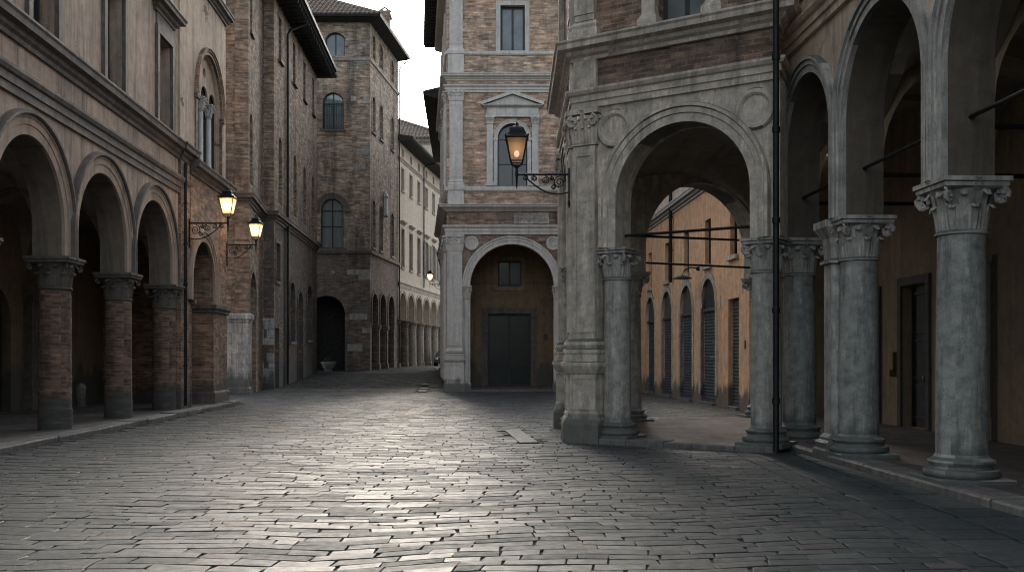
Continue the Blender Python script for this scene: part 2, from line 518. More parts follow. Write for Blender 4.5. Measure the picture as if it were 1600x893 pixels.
    def soffit(s, arches, zs, y0, y1):
        for cx, r, st in arches:
            pts = [(cx - r, zs)] + [(cx + r * math.cos(PI - PI * i / 28), zs + st + r * math.sin(PI - PI * i / 28)) for i in range(29)] + [(cx + r, zs)]
            n = len(pts)
            s.add([(p[0], y0, p[1]) for p in pts] + [(p[0], y1, p[1]) for p in pts], [(i, n + i, n + i + 1, i + 1) for i in range(n - 1)])
        return s
    def panel(s, contour, y):
        tri = geometry.tessellate_polygon([[Vector((p[0], p[1], 0)) for p in contour]])
        F = []
        for t in tri:
            a, b, c = (contour[i] for i in t)
            cr = (b[0] - a[0]) * (c[1] - a[1]) - (b[1] - a[1]) * (c[0] - a[0])
            if abs(cr) < 1e-10: continue
            F.append(tuple(t) if cr > 0 else tuple(t)[::-1])
        return s.add([(p[0], y, p[1]) for p in contour], F)
    def ring(s, outer, inner, y0, y1):
        n = len(outer)
        v = [(p[0], y0, p[1]) for p in outer] + [(p[0], y0, p[1]) for p in inner] + [(p[0], y1, p[1]) for p in outer] + [(p[0], y1, p[1]) for p in inner]
        f = []
        for i in range(n):
            j = (i + 1) % n
            f += [(i, j, n + j, n + i), (2 * n + i, 2 * n + j, j, i), (n + i, n + j, 3 * n + j, 3 * n + i)]
        return s.add(v, f)
    def slab(s, poly, z0, z1):
        """horizontal slab over a plan polygon"""
        n = len(poly)
        tri = geometry.tessellate_polygon([[Vector((p[0], p[1], 0)) for p in poly]])
        F = []
        for t in tri:
            a, b, c = (poly[i] for i in t)
            cr = (b[0] - a[0]) * (c[1] - a[1]) - (b[1] - a[1]) * (c[0] - a[0])
            if abs(cr) < 1e-10: continue
            F.append(tuple(t) if cr > 0 else tuple(t)[::-1])
        s.add([(p[0], p[1], z1) for p in poly], F)
        s.add([(p[0], p[1], z0) for p in poly], [f[::-1] for f in F])
        for i in range(n):
            a, b = poly[i], poly[(i + 1) % n]
            s.quad((a[0], a[1], z0), (b[0], b[1], z0), (b[0], b[1], z1), (a[0], a[1], z1))
        return s
    def build(s, name, mat, parent=None, smooth=0, org=None):
        me = bpy.data.meshes.new(name)
        o = bpy.data.objects.new(name, me)
        if parent is not None:
            o.parent = parent; g = ORG[parent.name]
        else:
            g = org or (0, 0, 0); o.location = g
        ORG[o.name] = g
        v = [(a - g[0], b - g[1], c - g[2]) for a, b, c in s.v]
        me.from_pydata(v, [], s.f)
        uv = me.uv_layers.new(name='UVMap')
        uv.data.foreach_set('uv', np.array(s.uv, dtype=np.float32).ravel())
        me.materials.append(mat)
        me.validate()
        if smooth:
            me.polygons.foreach_set('use_smooth', [True] * len(me.polygons))
            me.set_sharp_from_angle(angle=math.radians(smooth))
        me.update()
        COL.objects.link(o)
        return o

def tag(o, label, cat, group=None, kind=None):
    o['label'] = label; o['category'] = cat
    if group: o['group'] = group
    if kind: o['kind'] = kind
    return o

def thing(name, label, cat, loc, group=None):
    o = bpy.data.objects.new(name, None)
    o.empty_display_size = .3
    COL.objects.link(o); o.location = loc; ORG[o.name] = tuple(loc)
    return tag(o, label, cat, group)

# ------------------------------------------------------------------ architectural kit
def leaf(m, bx, by, bz, dx, dy, w, h, out, curl=.35):
    """an acanthus leaf: a curved tapering strip that bends outward at its tip"""
    tx, ty = -dy, dx
    rows = []
    for i in range(6):
        t = i / 5
        o = out * (t ** 2.2) + (.02 if i else 0)
        z = bz + h * (math.sin(t * 1.9) / math.sin(1.9) if t < .83 else 1.0 - curl * .28 * (t - .83) / .17 * 1.0)
        ww = w * (.75 + .5 * math.sin(t * 2.4)) * (1 if t < .8 else .7 if t < .95 else .35) / 2
        for k, b in ((-1, -.012), (-.45, .018), (0, .004), (.45, .018), (1, -.012)):
            rows.append((bx + dx * (o + b) + tx * ww * k, by + dy * (o + b) + ty * ww * k, z))
    f = [(i * 5 + j, i * 5 + j + 1, (i + 1) * 5 + j + 1, (i + 1) * 5 + j) for i in range(5) for j in range(4)]
    m.add(rows, f)

def spiral(m, cx, cy, cz, dx, dy, R, r, turns=1.6, n=16):
    pts = []
    for i in range(n + 1):
        t = i / n
        a = PI / 2 - t * turns * 2 * PI
        q = R * (1 - .82 * t)
        pts.append((cx + dx * q * math.cos(a), cy + dy * q * math.cos(a), cz + q * math.sin(a)))
    m.tube(pts, r, 6, r * .7)

def capital(F, cx, cy, z0, z1, r, A, parent, mat, square=False, ornate=True, vol=1.0):
    h = z1 - z0
    m = MB(F)
    if square:
        m.sqlathe(cx, cy, r, r, [(.0, z0 - .001), (.03, z0 + .01), (.035, z0 + .03), (.0, z0 + .06), (.01, z0 + h * .5), (A - r - .1, z1 - .2 * h)])
    else:
        m.lathe(cx, cy, [(r, z0 - .001), (r + .03, z0 + .008), (r + .035, z0 + .03), (r, z0 + .055), (r * 1.0, z0 + h * .45), (r * 1.18, z0 + h * .72), (A * .92, z1 - .2 * h)], 28)
    m.sqlathe(cx, cy, A - .06, A - .06, [(0, z1 - .2 * h), (.03, z1 - .17 * h), (.035, z1 - .1 * h), (.06, z1 - .08 * h), (.06, z1)])
    if ornate:
        if square:
            for (dx, dy) in ((0, -1), (1, 0), (-1, 0)):
                for row, (hh, ou, ks) in enumerate(((.42, .1, (-.62, 0, .62)), (.68, .13, (-.95, -.32, .32, .95)))):
                    for k in ks:
                        leaf(m, cx + dx * r + (-dy) * r * k, cy + dy * r + dx * r * k, z0 + .06, dx, dy, .42 * r * 1.3, h * hh, ou)
        else:
            for row, (hh, ou, off) in enumerate(((.42, .09, 0), (.66, .12, .5))):
                for k in range(8):
                    a = (k + off) * PI / 4
                    dx, dy = math.cos(a), math.sin(a)
                    leaf(m, cx + dx * r * .98, cy + dy * r * .98, z0 + .055, dx, dy, r * .62, h * hh, ou)
        for sx in (-1, 1):
            for sy in (-1, 1):
                d = .7071
                e = A - .1
                spiral(m, cx + sx * e, cy + sy * e, z1 - .32 * h, sx * d, sy * d, (.125 * h + .015) * vol, (.045 * h + .008) * vol)
        for (dx, dy) in ((0, -1), (1, 0), (-1, 0), (0, 1)):
            leaf(m, cx + dx * (A - .06), cy + dy * (A - .06), z1 - .2 * h, dx, dy, .16, .17 * h, .05)
    return m.build('capital', mat, parent, 42)

ATTIC = [(.15, 0), (.15, .10), (.12, .105), (.145, .13), (.15, .16), (.13, .195), (.075, .205), (.06, .235), (.075, .262), (.095, .285), (.085, .31), (.045, .325), (.02, .345), (0, .38)]
def column(F, cx, cy, z0, zc, zt, r, A, parent, mats, n=30, base=True, entasis=.92, bands=False):
    """round column: shaft with moulded base and leafy capital; z0 foot, zc top of shaft, zt top of abacus"""
    m = MB(F)
    b = z0 + .38 if base else z0
    prof = []
    for i in range(9):
        t = i / 8
        prof.append((r * (1 - (1 - entasis) * t ** 1.7), b + (zc - b) * t))
    m.lathe(cx, cy, prof, n)
    sh = m.build('column', mats[0], parent, 40)
    if base:
        m = MB(F)
        m.sqlathe(cx, cy, r + .13, r + .13, [(0, z0), (.02, z0 + .015), (.02, z0 + .09), (0, z0 + .103)])
        m.lathe(cx, cy, [(r + o, z0 + z) for o, z in ATTIC if z > .1], n)
        m.build('base', mats[1], sh, 42)
    capital(F, cx, cy, zc, zt, r * entasis, A, sh, mats[1])
    return sh

def window(F, parent, contour, depth=.22, fw=.07, mull=1, trans=(), frame='frame', pane='glass', sill=None, surround=None, name='window', curtain=False, ft=.06):
    """frame set back in an opening, with pane, sill and surround as its own pieces"""
    xs = [p[0] for p in contour]; zs = [p[1] for p in contour]
    x0, x1, z0, z1 = min(xs), max(xs), min(zs), max(zs)
    inner = _inset(contour, fw)
    m = MB(F)
    m.ring(contour, inner, depth, depth + ft)
    for k in range(mull):
        cx = x0 + (x1 - x0) * (k + 1) / (mull + 1)
        top = z1 - fw * .6
        m.box(cx - fw * .5, cx + fw * .5, depth + .004, depth + ft - .004, z0 + fw * .5, top)
    for tz in trans:
        m.box(x0 + fw * .5, x1 - fw * .5, depth + .008, depth + ft - .008, tz - fw * .4, tz + fw * .4)
    w = m.build(name, M[frame], parent)
    if pane:
        MB(F).panel(_inset(contour, fw * .4), depth + ft * .6).build('pane', M[pane], w)
    if curtain:
        m = MB(F)
        nx = 40
        v = []
        for i in range(nx + 1):
            x = x0 + .02 + (x1 - x0 - .04) * i / nx
            y = depth + .1 + .03 * math.sin(i * 1.9) + .015 * math.sin(i * .7)
            v += [(x, y, z0), (x, y, z1)]
        m.add(v, [(2 * i, 2 * i + 2, 2 * i + 3, 2 * i + 1) for i in range(nx)])
        m.build('curtain', M['curtain'], w, 60)
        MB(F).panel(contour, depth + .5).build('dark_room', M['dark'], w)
    if sill:
        ext, th, proj, sm = sill
        MB(F).box(x0 - ext, x1 + ext, -proj, depth, z0 - th, z0 - .003).build('sill', M[sm], w)
    if surround:
        wd, proj, sm = surround
        MB(F).ring(_inset(contour, -wd), contour, -proj, .01).build('surround', M[sm], w)
    return w

def arcade_outline(x0, x1, zs, zt, arches):
    """outer outline of an arcade wall that rests on columns at zs; arches = [(cx, r, stilt)]"""
    pts = [(x0, zs)]
    for cx, r, st in arches:
        pts.append((cx - r, zs))
        n = 28
        for i in range(n + 1):
            a = PI - PI * i / n
            pts.append((cx + r * math.cos(a), zs + st + r * math.sin(a)))
        pts.append((cx + r, zs))
    pts += [(x1, zs), (x1, zt), (x0, zt)]
    return pts

def groin(m, x0, x1, y0, y1, zs, st, rise, n=14):
    """groin vault over one bay"""
    v = []
    for j in range(n + 1):
        for i in range(n + 1):
            a = -1 + 2 * i / n; b = -1 + 2 * j / n
            hx = math.sqrt(max(0, 1 - a * a)); hy = math.sqrt(max(0, 1 - b * b))
            z = zs + st + rise * max(hx, hy)
            if max(abs(a), abs(b)) > .999 and max(hx, hy) < 1e-4: z = zs + st
            v.append((x0 + (x1 - x0) * i / n, y0 + (y1 - y0) * j / n, z))
    k = n + 1
    m.add(v, [(j * k + i, (j + 1) * k + i, (j + 1) * k + i + 1, j * k + i + 1) for j in range(n) for i in range(n)])

def tile_roof(m, p0, p1, apex_pts, pitch=.33, seg=.5):
    """barrel tiles in rows up a roof slope: eave p0-p1, then the slope's upper corners (ridge right, ridge left)"""
    p0, p1 = Vector(p0), Vector(p1); q1, q0 = Vector(apex_pts[0]), Vector(apex_pts[1])
    U = p1 - p0; L = U.length; U.normalize()
    N = U.cross(q0 - p0)
    if N.length < 1e-6: N = U.cross(q1 - p0)
    N.normalize()
    if N.z < 0: N = -N
    V = N.cross(U).normalized()
    if V.z < 0: V = -V
    def uv(p): d = p - p0; return d.dot(U), d.dot(V)
    a = uv(q0); b = uv(q1)
    m.add([tuple(p0), tuple(p1), tuple(q1), tuple(q0)], [(0, 1, 2, 3)] if (q1 - q0).length > .05 else [(0, 1, 2)])
    k = int(L / pitch)
    H = max(a[1], b[1])
    for i in range(k):
        u = (i + .5) * L / k
        h = H
        if a[0] > 1e-3 and u < a[0]: h = min(h, u / a[0] * a[1])
        if b[0] < L - 1e-3 and u > b[0]: h = min(h, (L - u) / (L - b[0]) * b[1])
        ns = max(1, int(h / seg))
        for j in range(ns):
            v0 = -.06 + j * seg; v1 = v0 + seg + .05
            if v0 > h: break
            r0 = pitch * .37; r1 = pitch * .29
            jx = random.uniform(-.012, .012); jz = random.uniform(0, .012)
            vv = []
            for (vv_, r, dz) in ((v0, r0, .035 + jz), (min(v1, h + .1), r1, .012)):
                for q in range(5):
                    t = PI * q / 4
                    P = p0 + U * (u + jx + r * math.cos(t)) + V * vv_ + N * (r * 1.15 * math.sin(t) + dz)
                    vv.append(tuple(P))
            m.add(vv, [(q, q + 1, q + 6, q + 5) for q in range(4)] + [(4, 3, 2, 1, 0)])

CORNICE = lambda z0, z1, o: [(0, z0), (o * .18, z0), (o * .22, z0 + (z1 - z0) * .18), (o * .42, z0 + (z1 - z0) * .30), (o * .5, z0 + (z1 - z0) * .48), (o * .86, z0 + (z1 - z0) * .56), (o * .9, z0 + (z1 - z0) * .8), (o, z0 + (z1 - z0) * .9), (o, z1), (0, z1 + o * .12)]
ARCHITRAVE = lambda z0, z1, o: [(0, z0), (o * .35, z0), (o * .35, z0 + (z1 - z0) * .33), (o * .55, z0 + (z1 - z0) * .35), (o * .55, z0 + (z1 - z0) * .66), (o * .8, z0 + (z1 - z0) * .72), (o, z0 + (z1 - z0) * .88), (o, z1), (0, z1 + .02)]
ARCHIV = lambda w, p: [(-.006, .02), (-.006, -p * .5), (w * .42, -p * .5), (w * .45, -p * .72), (w * .72, -p * .72), (w * .78, -p), (w * .95, -p), (w, -p * .55), (w, .02)]

def downpipe(F, parent, x, y, z0, z1, r=.055, dx=0, top=()):
    m = MB(F)
    m.tube([(x, y, z0)] + [(x, y, z0 + (z1 - z0) * k / 6) for k in range(1, 7)] + list(top), r, 10)
    for k in range(1, 6):
        z = z0 + (z1 - z0) * k / 6
        m.lathe(x, y, [(r + .004, z - .03), (r + .018, z - .028), (r + .018, z + .028), (r + .004, z + .03)], 10)
    return m.build('drainpipe', M['iron'], parent, 40)

def door_leafs(F, parent, x0, x1, z0, z1, y, mat='wood', name='door', panels=2, handle=True):
    m = MB(F)
    m.box(x0, x1, y, y + .06, z0, z1)
    w = (x1 - x0) / panels
    for k in range(panels):
        a = x0 + k * w
        for (za, zb) in ((.06, .3), (.34, .62), (.66, .95)):
            A = z0 + (z1 - z0) * za; B = z0 + (z1 - z0) * zb
            c = rect_c(a + .09, a + w - .09, A, B)
            m.ring(c, _inset(c, .05), y - .03, y + .002)
    d = m.build(name, M[mat], parent)
    if handle:
        MB(F).lathe((x0 + x1) / 2 + .1, y - .05, [(.012, z0 + 1.0), (.028, z0 + 1.02), (.028, z0 + 1.12), (.012, z0 + 1.14)], 8).build('handle', M['brass'], d, 40)
    return d

# ================================================================== LEFT PALAZZO (plastered, brick columns)
L1 = Fr(-9.2, 17.9, -.055, 1.0)           # x runs away from the camera along the front
LX = lambda Y: (Y - 17.9) * 1.0015
b = thing('arcaded_palazzo', 'plastered palazzo on stout brick columns with hooded upper windows, at the left', 'building', (*L1.w(6, 3), 0))
xs0, xs1 = LX(3.0), LX(29.75)
pitch = 3.93
colx = [LX(21.1) + pitch * k for k in range(-4, 3)]
endx = LX(29.95)
arches = [((colx[i] + colx[i + 1]) / 2, 1.6, .55) for i in range(len(colx) - 1)]
ZS = 3.73
m = MB(L1)
winx = [LX(27.85) - 4.08 * k for k in range(5)]
holes = [rect_c(x - .62, x + .62, 7.97, 10.5) for x in winx]
holes += [rect_c(x - .55, x + .55, 13.0, 15.2) for x in winx]
endc = colx[-1] + .36
m.wall(arcade_outline(xs0, endc, ZS, 16.0, arches), holes, 0, .62, back=True, skip=True)
m.build('wall', M['L_plaster'], b)
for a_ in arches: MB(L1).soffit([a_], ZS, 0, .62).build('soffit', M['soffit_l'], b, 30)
MB(L1).box(endc + .003, endx + .35, -.08, .6, -.2, 7.48).build('pier', M['L_brick'], b)
MB(L1).box(endc + .003, endx + .35, -.05, .6, 7.93, 16).build('upper_pier', M['L_upper'], b)
for (cx, r, st) in arches:
    if cx < LX(11): continue
    m = MB(L1); m.archsweep(cx, ZS, r, st, ARCHIV(.42, .09), 32)
    av = m.build('archivolt', M['L_plaster'], b, 35)
    MB(L1).archsweep(cx, ZS, r + .36, st, [(0, .01), (0, -.12), (.03, -.15), (.085, -.15), (.11, -.1), (.11, .01)], 32).build('hood_mould', M['L_stone'], av, 35)
MB(L1).sweep([(xs0, 0), (endx + .35, 0)], ARCHITRAVE(6.47, 6.95, .16)).build('string_course', M['L_stone'], b)
m = MB(L1); m.sweep([(xs0, 0), (endc + .05, 0), (endc + .05, -.05), (endx + .35, -.05), (endx + .35, 0)], CORNICE(7.48, 7.94, .3))
m.build('cornice', M['L_stone'], b)
for cx in colx:
    if cx < LX(11): continue
    m = MB(L1)
    m.lathe(cx, .3, [(.335, -.1), (.34, .55), (.33, .56), (.325, 1.8), (.315, 3.05)], 26)
    c = m.build('column', M['L_brickcol'], b, 40)
    capital(L1, cx, .3, 3.05, 3.73, .315, .47, c, M['L_capital'], vol=.62)
for i, x in enumerate(winx):
    if x < LX(14): continue
    w = window(L1, b, rect_c(x - .62, x + .62, 7.97, 10.5), .3, .07, 1, (9.6,), 'frame', 'glass')
    MB(L1).ring(rect_c(x - .8, x + .8, 7.93, 10.72), rect_c(x - .62, x + .62, 7.972, 10.5), -.09, .01).build('surround', M['L_stone'], w)
    m = MB(L1)
    m.sweep([(x - .86, .0), (x - .86, -.02), (x + .86, -.02), (x + .86, 0)], CORNICE(11.05, 11.42, .34))
    m.box(x - .74, x + .74, -.05, .01, 10.74, 11.05)
    m.build('hood', M['L_stone'], w)
    window(L1, b, rect_c(x - .55, x + .55, 13.0, 15.2), .3, .07, 1, (), 'frame', 'glass', (.15, .12, .1, 'L_stone'))
# inside of the arcade
DEP = 4.2
m = MB(L1)
doorsL = [((colx[i] + colx[i + 1]) / 2) for i in range(len(colx) - 1)]
holes = [arch_c(x, .95, .12, 2.6) for x in doorsL]
m.wall(rect_c(xs0, LX(36), .1, 6.6), holes, DEP, .35)
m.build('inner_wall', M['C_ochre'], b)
for x in doorsL:
    if x > LX(11): door_leafs(L1, b, x - .95, x + .95, .13, 3.5, DEP + .25)
m = MB(L1)
for i in range(len(colx) - 1):
    if colx[i] < LX(8): continue
    groin(m, colx[i] + .2, colx[i + 1] - .2, .6, DEP, ZS, .55, 1.6)
m.build('vault', M['vault'], b, 35)
for cx in colx:
    if cx < LX(11): continue
    m = MB(L1)
    # transverse rib arch from column to inner wall (plane along the depth)
    n = 20; c0 = (.6 + DEP) / 2; rr = (DEP - .62) / 2
    for sx in (-1, 1):
        pts = [(.61, ZS)] + [(c0 + rr * math.cos(PI - PI * i / n), ZS + .4 + rr * .96 * math.sin(PI - PI * i / n)) for i in range(n + 1)] + [(DEP, ZS), (DEP, 6.5), (.61, 6.5)]
        tri = geometry.tessellate_polygon([[Vector((p[0], p[1], 0)) for p in pts]])
        m.add([(cx + sx * .24, p[0], p[1]) for p in pts], [tuple(t) for t in tri])
    for i in range(1, n + 1):
        a, c = pts[i], pts[i + 1]
        m.quad((cx - .24, a[0], a[1]), (cx + .24, a[0], a[1]), (cx + .24, c[0], c[1]), (cx - .24, c[0], c[1]))
    rb = m.build('rib_arch', M['C_ochre'], b)
    MB(L1).sqlathe(cx, DEP - .12, .22, .12, [(.04, .1), (.04, .5), (0, .55), (0, 3.2), (.05, 3.25), (.05, 3.35), (.1, 3.6), (.1, 3.73)]).build('wall_pilaster', M['L_stone'], rb)
MB(L1).slab([(xs0, .62), (LX(35), .62), (LX(35), 11), (xs0, 11)], 6.6, 6.8).build('upper_floor', M['vault'], b)
m = MB(L1); m.box(xs0, xs1, .45, 11, 8.2, 15.9); m.build('core', M['dark'], b)
m = MB(L1); m.sweep([(xs0, 0), (endx + .35, 0)], [(0, 15.9), (.9, 15.9), (.95, 16.1), (-11, 19.5), (-11, 15.9)])
m.build('roof', M['eave'], b)
downpipe(L1, b, endc + .25, -.15, .2, 7.4, .045)

# ================================================================== BRICK BAY with three-light window (next to the palazzo)
b2 = thing('brick_bay_house', 'brick house with one wide arch below a three light window on white colonnettes', 'building', (*L1.w(LX(32.5), 2), 0))
B0, B1 = endx + .353, LX(35.1)
ax, ar = (LX(30.4) + LX(33.15)) / 2, (LX(33.15) - LX(30.4)) / 2
m = MB(L1)
ol = [(B0, -.2), (ax - ar, -.2)]
n = 26
for i in range(n + 1):
    a = PI - PI * i / n
    ol.append((ax + ar * math.cos(a), 3.95 + ar * math.sin(a)))
ol += [(ax + ar, -.2), (B1, -.2), (B1, 7.22), (B0, 7.22)]
m.wall(ol, (), -.1, .7, back=True)
m.build('lower_wall', M['L_brick'], b2)
tx = LX(32.75)
tri_c = arch_c(tx, 1.62, 7.78, 9.9, 22)
m = MB(L1)
m.wall(rect_c(B0, B1, 7.2, 19), [tri_c, rect_c(LX(33.2), LX(34.4), 14.1, 16.3)], -.05, .5)
m.box(B0, B1, .45, 11, 7.2, 18.9) if False else None
m.build('upper_wall', M['L_upper'], b2)
# side of the house that looks up the street
SB = Fr(*L1.w(B1, 0), *( -(-1.0), -.055))
m = MB(L1)
m.quad((B1, -.05, 7.2), (B1, 11, 7.2), (B1, 11, 19), (B1, -.05, 19))
m.quad((B1 - .002, .6, -.2), (B1 - .002, 11, -.2), (B1 - .002, 11, 7.2), (B1 - .002, .6, 7.2))
m.build('side_wall', M['L_brick'], b2)
MB(L1).sweep([(B0, -.1), (B1, -.1), (B1, .8)], CORNICE(7.22, 7.66, .3)).build('cornice', M['L_stone'], b2)
MB(L1).sweep([(B0, -.05), (B1, -.05), (B1, .8)], CORNICE(13.3, 13.65, .28)).build('upper_cornice', M['L_stone'], b2)
MB(L1).sweep([(B0, -.05), (B1, -.05), (B1, 11)], [(0, 19), (.8, 19), (.85, 19.2), (-5, 21), (-5, 19)]).build('roof', M['eave'], b2)
m = MB(L1); m.archsweep(ax, 3.4, ar, .55, [(p, q - .1) for p, q in ARCHIV(.36, .12)], 30); m.build('archivolt', M['L_plaster'], b2, 35)
for (x0, x1) in ((B0 + .1, ax - ar + .02), (ax + ar - .02, B1 + .03)):
    MB(L1).sqlathe((x0 + x1) / 2, .24, (x1 - x0) / 2, .36, [(0, 3.12), (.04, 3.15), (.04, 3.2), (.1, 3.28), (.1, 3.4)]).build('impost', M['L_stone'], b2)
MB(L1).sqlathe((ax + ar + B1) / 2, .24, (B1 - ax - ar) / 2, .36, [(.05, -.1), (.05, .45), (.012, .52)]).build('pier_base', M['L_stone'], b2)
# three light window
inner = []
m = MB(L1)
ww = .94
cxs = [tx - 1.06, tx, tx + 1.06]
lights = [arch_c(c, .49, 7.8, 10.05, 14) for c in cxs]
tym = _inset(tri_c, .006)
ocu = [(tx + .17 * math.cos(2 * PI * i / 16), 10.98 + .17 * math.sin(2 * PI * i / 16)) for i in range(16)]
m.wall(tym, lights + [ocu], .1, .06, edges=False)
w = m.build('window', M['L_upper'], b2)
m = MB(L1); rc = _inset(tri_c, .012); n_ = len(rc)
m.add([(p[0], .166, p[1]) for p in rc] + [(p[0], .5, p[1]) for p in rc], [(i, n_ + i, n_ + (i + 1) % n_, (i + 1) % n_) for i in range(n_)]); m.build('reveal', M['L2_base'], w)
MB(L1).panel(tym, .215).build('pane', M['dark'], w)
for cx in (tx - .53, tx + .53):
    m = MB(L1); m.lathe(cx, .1, [(.13, 7.8), (.13, 7.9), (.09, 7.95), (.085, 9.6)], 16)
    cc = m.build('colonnette', M['C_stone'], w, 40)
    capital(L1, cx, .1, 9.6, 10.05, .085, .17, w, M['C_stone'])
m = MB(L1); m.archsweep(tx, 9.9, 1.62, 0, [(p, q - .05) for p, q in ARCHIV(.22, .13)], 30)
m.box(tx - 1.86, tx - 1.6, -.16, .0, 9.72, 9.9); m.box(tx + 1.6, tx + 1.86, -.16, .0, 9.72, 9.9)
m.box(tx - 1.8, tx - 1.62, -.1, .0, 7.75, 9.72); m.box(tx + 1.62, tx + 1.8, -.1, .0, 7.75, 9.72)
m.build('surround', M['L_brick'], w, 35)
MB(L1).box(tx - 1.9, tx + 1.9, -.22, .16, 7.665, 7.79).build('sill', M['L_stone'], w)
window(L1, b2, rect_c(LX(33.2), LX(34.4), 14.1, 16.3), .2, .07, 1, (), 'frame', 'glass_pale')
MB(L1).box(B0, B1 - .1, .62, DEP, 6.0, 6.2).build('ceiling', M['vault'], b2)

# ================================================================== LEFT BRICK HOUSES (stepped)
EAVE2 = 20.2
pA0, pA1, pA2 = (-14.6, 45.3), (-12.0, 45.3), (-12.72, 50.8)
b3 = thing('stepped_brick_house', 'narrow brick house on a white ashlar corner pier, lamp hanging before it', 'building', (-13.5, 47.5, 0))
FA = Fr(*pA0, pA1[0] - pA0[0], 0)
FB = Fr(*pA1, pA2[0] - pA1[0], pA2[1] - pA1[1])
m = MB(FA); m.wall(rect_c(0, 2.6, 3.7, EAVE2), (), 0, .3); m.build('front_wall', M['L2_brick'], b3)
m = MB(FA); m.archsweep(.55, 3.9, 1.0, .5, [(0, .02), (0, -.03), (.28, -.03), (.28, .02)], 20); m.build('blind_arch', M['L2_brick'], b3)
lenB = math.hypot(pA2[0] - pA1[0], pA2[1] - pA1[1])
m = MB(FB)
hA = [arch_c(1.05, .5, 9.7, 12.5, 12), rect_c(.65, 1.45, 16.7, 19.3)]
ol = [(0, 3.7), (.45, 3.7), (.45, 4.5)] + [(1.6 + 1.15 * math.cos(PI - PI * i / 18), 4.5 + 1.25 * math.sin(PI - PI * i / 18)) for i in range(19)][1:] + [(2.75, -.2), (lenB, -.2), (lenB, EAVE2), (0, EAVE2)]
m.wall(ol, hA, 0, .6)
m.build('side_wall', M['L2_brick'], b3)
m = MB(FB); m.archsweep(1.6, 3.6, 1.15, .9, [(0, .02), (0, -.04), (.22, -.04), (.22, .02)], 20); m.build('archivolt', M['L2_brick'], b3)
door_leafs(FB, b3, .45, 2.75, -.1, 3.5, .5)
MB(FB).panel(arch_c(1.6, 1.15, 3.5, 4.5), .5).build('lunette', M['dark'], b3)
m = MB(FA); m.sqlathe(1.88, .3, .72, .32, [(.05, -.1), (.05, .25), (0, .3), (0, 3.25), (.03, 3.28), (.03, 3.33), (.09, 3.42), (.09, 3.6), (.02, 3.68)])
m.build('corner_pier', M['white_stone'], b3)
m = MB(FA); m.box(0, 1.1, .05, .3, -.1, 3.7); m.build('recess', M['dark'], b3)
MB().sweep([pA0, pA1, pA2], CORNICE(8.65, 9.1, .32)).build('cornice', M['L_stone'], b3)
window(FB, b3, hA[0], .22, .06, 1, (), 'frame', 'glass')
window(FB, b3, hA[1], .3, .06, 1, (), 'frame', 'glass', (.1, .12, .12, 'L_stone'))
m = MB(FA)
m.tube([(.15, -.02, 14.2), (.5, -.25, 15.0), (1.3, -.05, 16.9)], .045, 6)
m.build('wall_anchor', M['iron'], b3)
m = MB(FA)
m.tube([(.55, -.01, 9.6), (.75, -.28, 9.9), (1.0, -.32, 10.3)], .04, 6); m.tube([(.75, -.28, 9.9), (.6, -.3, 10.3)], .035, 6)
m.build('wall_anchor', M['iron'], b3)
MB().sweep([pA0, pA1, pA2], [(0, EAVE2), (1.1, EAVE2), (1.15, EAVE2 + .2), (-3, EAVE2 + 1.8), (-3, EAVE2)]).build('roof', M['eave'], b3)

pB0, pB1 = (-15.2, 50.8), (-12.15, 50.8)
pB2 = (-12.15 - .046 * 14.6, 65.4)
b4 = thing('long_brick_house', 'long brick house with slit windows under a deep dark eave, drainpipe down its front', 'building', (-13.5, 58, gz(58)))
FC = Fr(*pB0, 1, 0)
FD = Fr(*pB1, pB2[0] - pB1[0], pB2[1] - pB1[1])
D = lambda Y: (Y - 50.8) * 1.001
m = MB(FC); m.wall(rect_c(0, 3.05, 3.7, EAVE2), (), 0, .3); m.build('front_wall', M['L2_brick'], b4)
m = MB(FC); m.wall(rect_c(0, 3.05, -.2, 3.697), (), 0, .3); m.build('front_base', M['L2_base'], b4)
m = MB(FC)
z = .35
random.seed(3)
k = 0
while z < 3.6:
    hgt = random.uniform(.3, .46)
    if random.random() < .8:
        ln = random.choice((.5, .85, 1.1, .7, 1.2)); x1 = 3.052
        while ln > .2:
            a = min(ln, random.uniform(.4, .65))
            MB(FC).box(x1 - a + .02, x1, -random.uniform(.012, .03), .08, z, min(z + hgt - .02, 3.68)).build('quoin', M['white_stone'], b4); x1 -= a; ln -= a
    z += hgt

slits = [rect_c(D(y) - .42, D(y) + .42, 17.25, 19.55) for y in (52.5, 56.8, 60.4, 63.9)]
lanc = [arch_c(D(y), .5, 9.75, 12.75, 12) for y in (52.6, 57.1, 60.5, 63.8)]
lend = D(65.4)
low = [rect_c(D(51.2), D(52.4), 5.6, 7.6)]
grd = [arch_c(D(56.1), .8, 2.55, 5.1, 12), arch_c(D(58.8), .85, .1, 4.7, 12), arch_c(D(62.2), .95, 2.75, 5.2, 12), rect_c(D(50.95), D(52.2), -.1, 3.2)]
m = MB(FD); m.wall(rect_c(0, lend, 8.65, EAVE2), slits + lanc, 0, .5); m.build('wall', M['L2_brick'], b4)
m = MB(FD); m.wall(rect_c(0, lend, -.2, 8.648), low + grd, 0, .5); m.build('lower_wall', M['L2_base'], b4)
for c in slits: window(FD, b4, c, .16, .06, 1, (), 'frame', 'glass', (.14, .14, .16, 'L_stone'))
for c in lanc: window(FD, b4, c, .15, .06, 1, (), 'frame', 'glass')
for c in low: window(FD, b4, c, .22, .06, 1, (), 'frame', 'glass', (.1, .1, .1, 'L_stone'), (.14, .05, 'L_stone'))
for c in (grd[0], grd[2]): window(FD, b4, c, .3, .07, 1, (4.9,), 'wood', 'glass', (.12, .14, .12, 'L_stone'), (.16, .05, 'L2_base'))
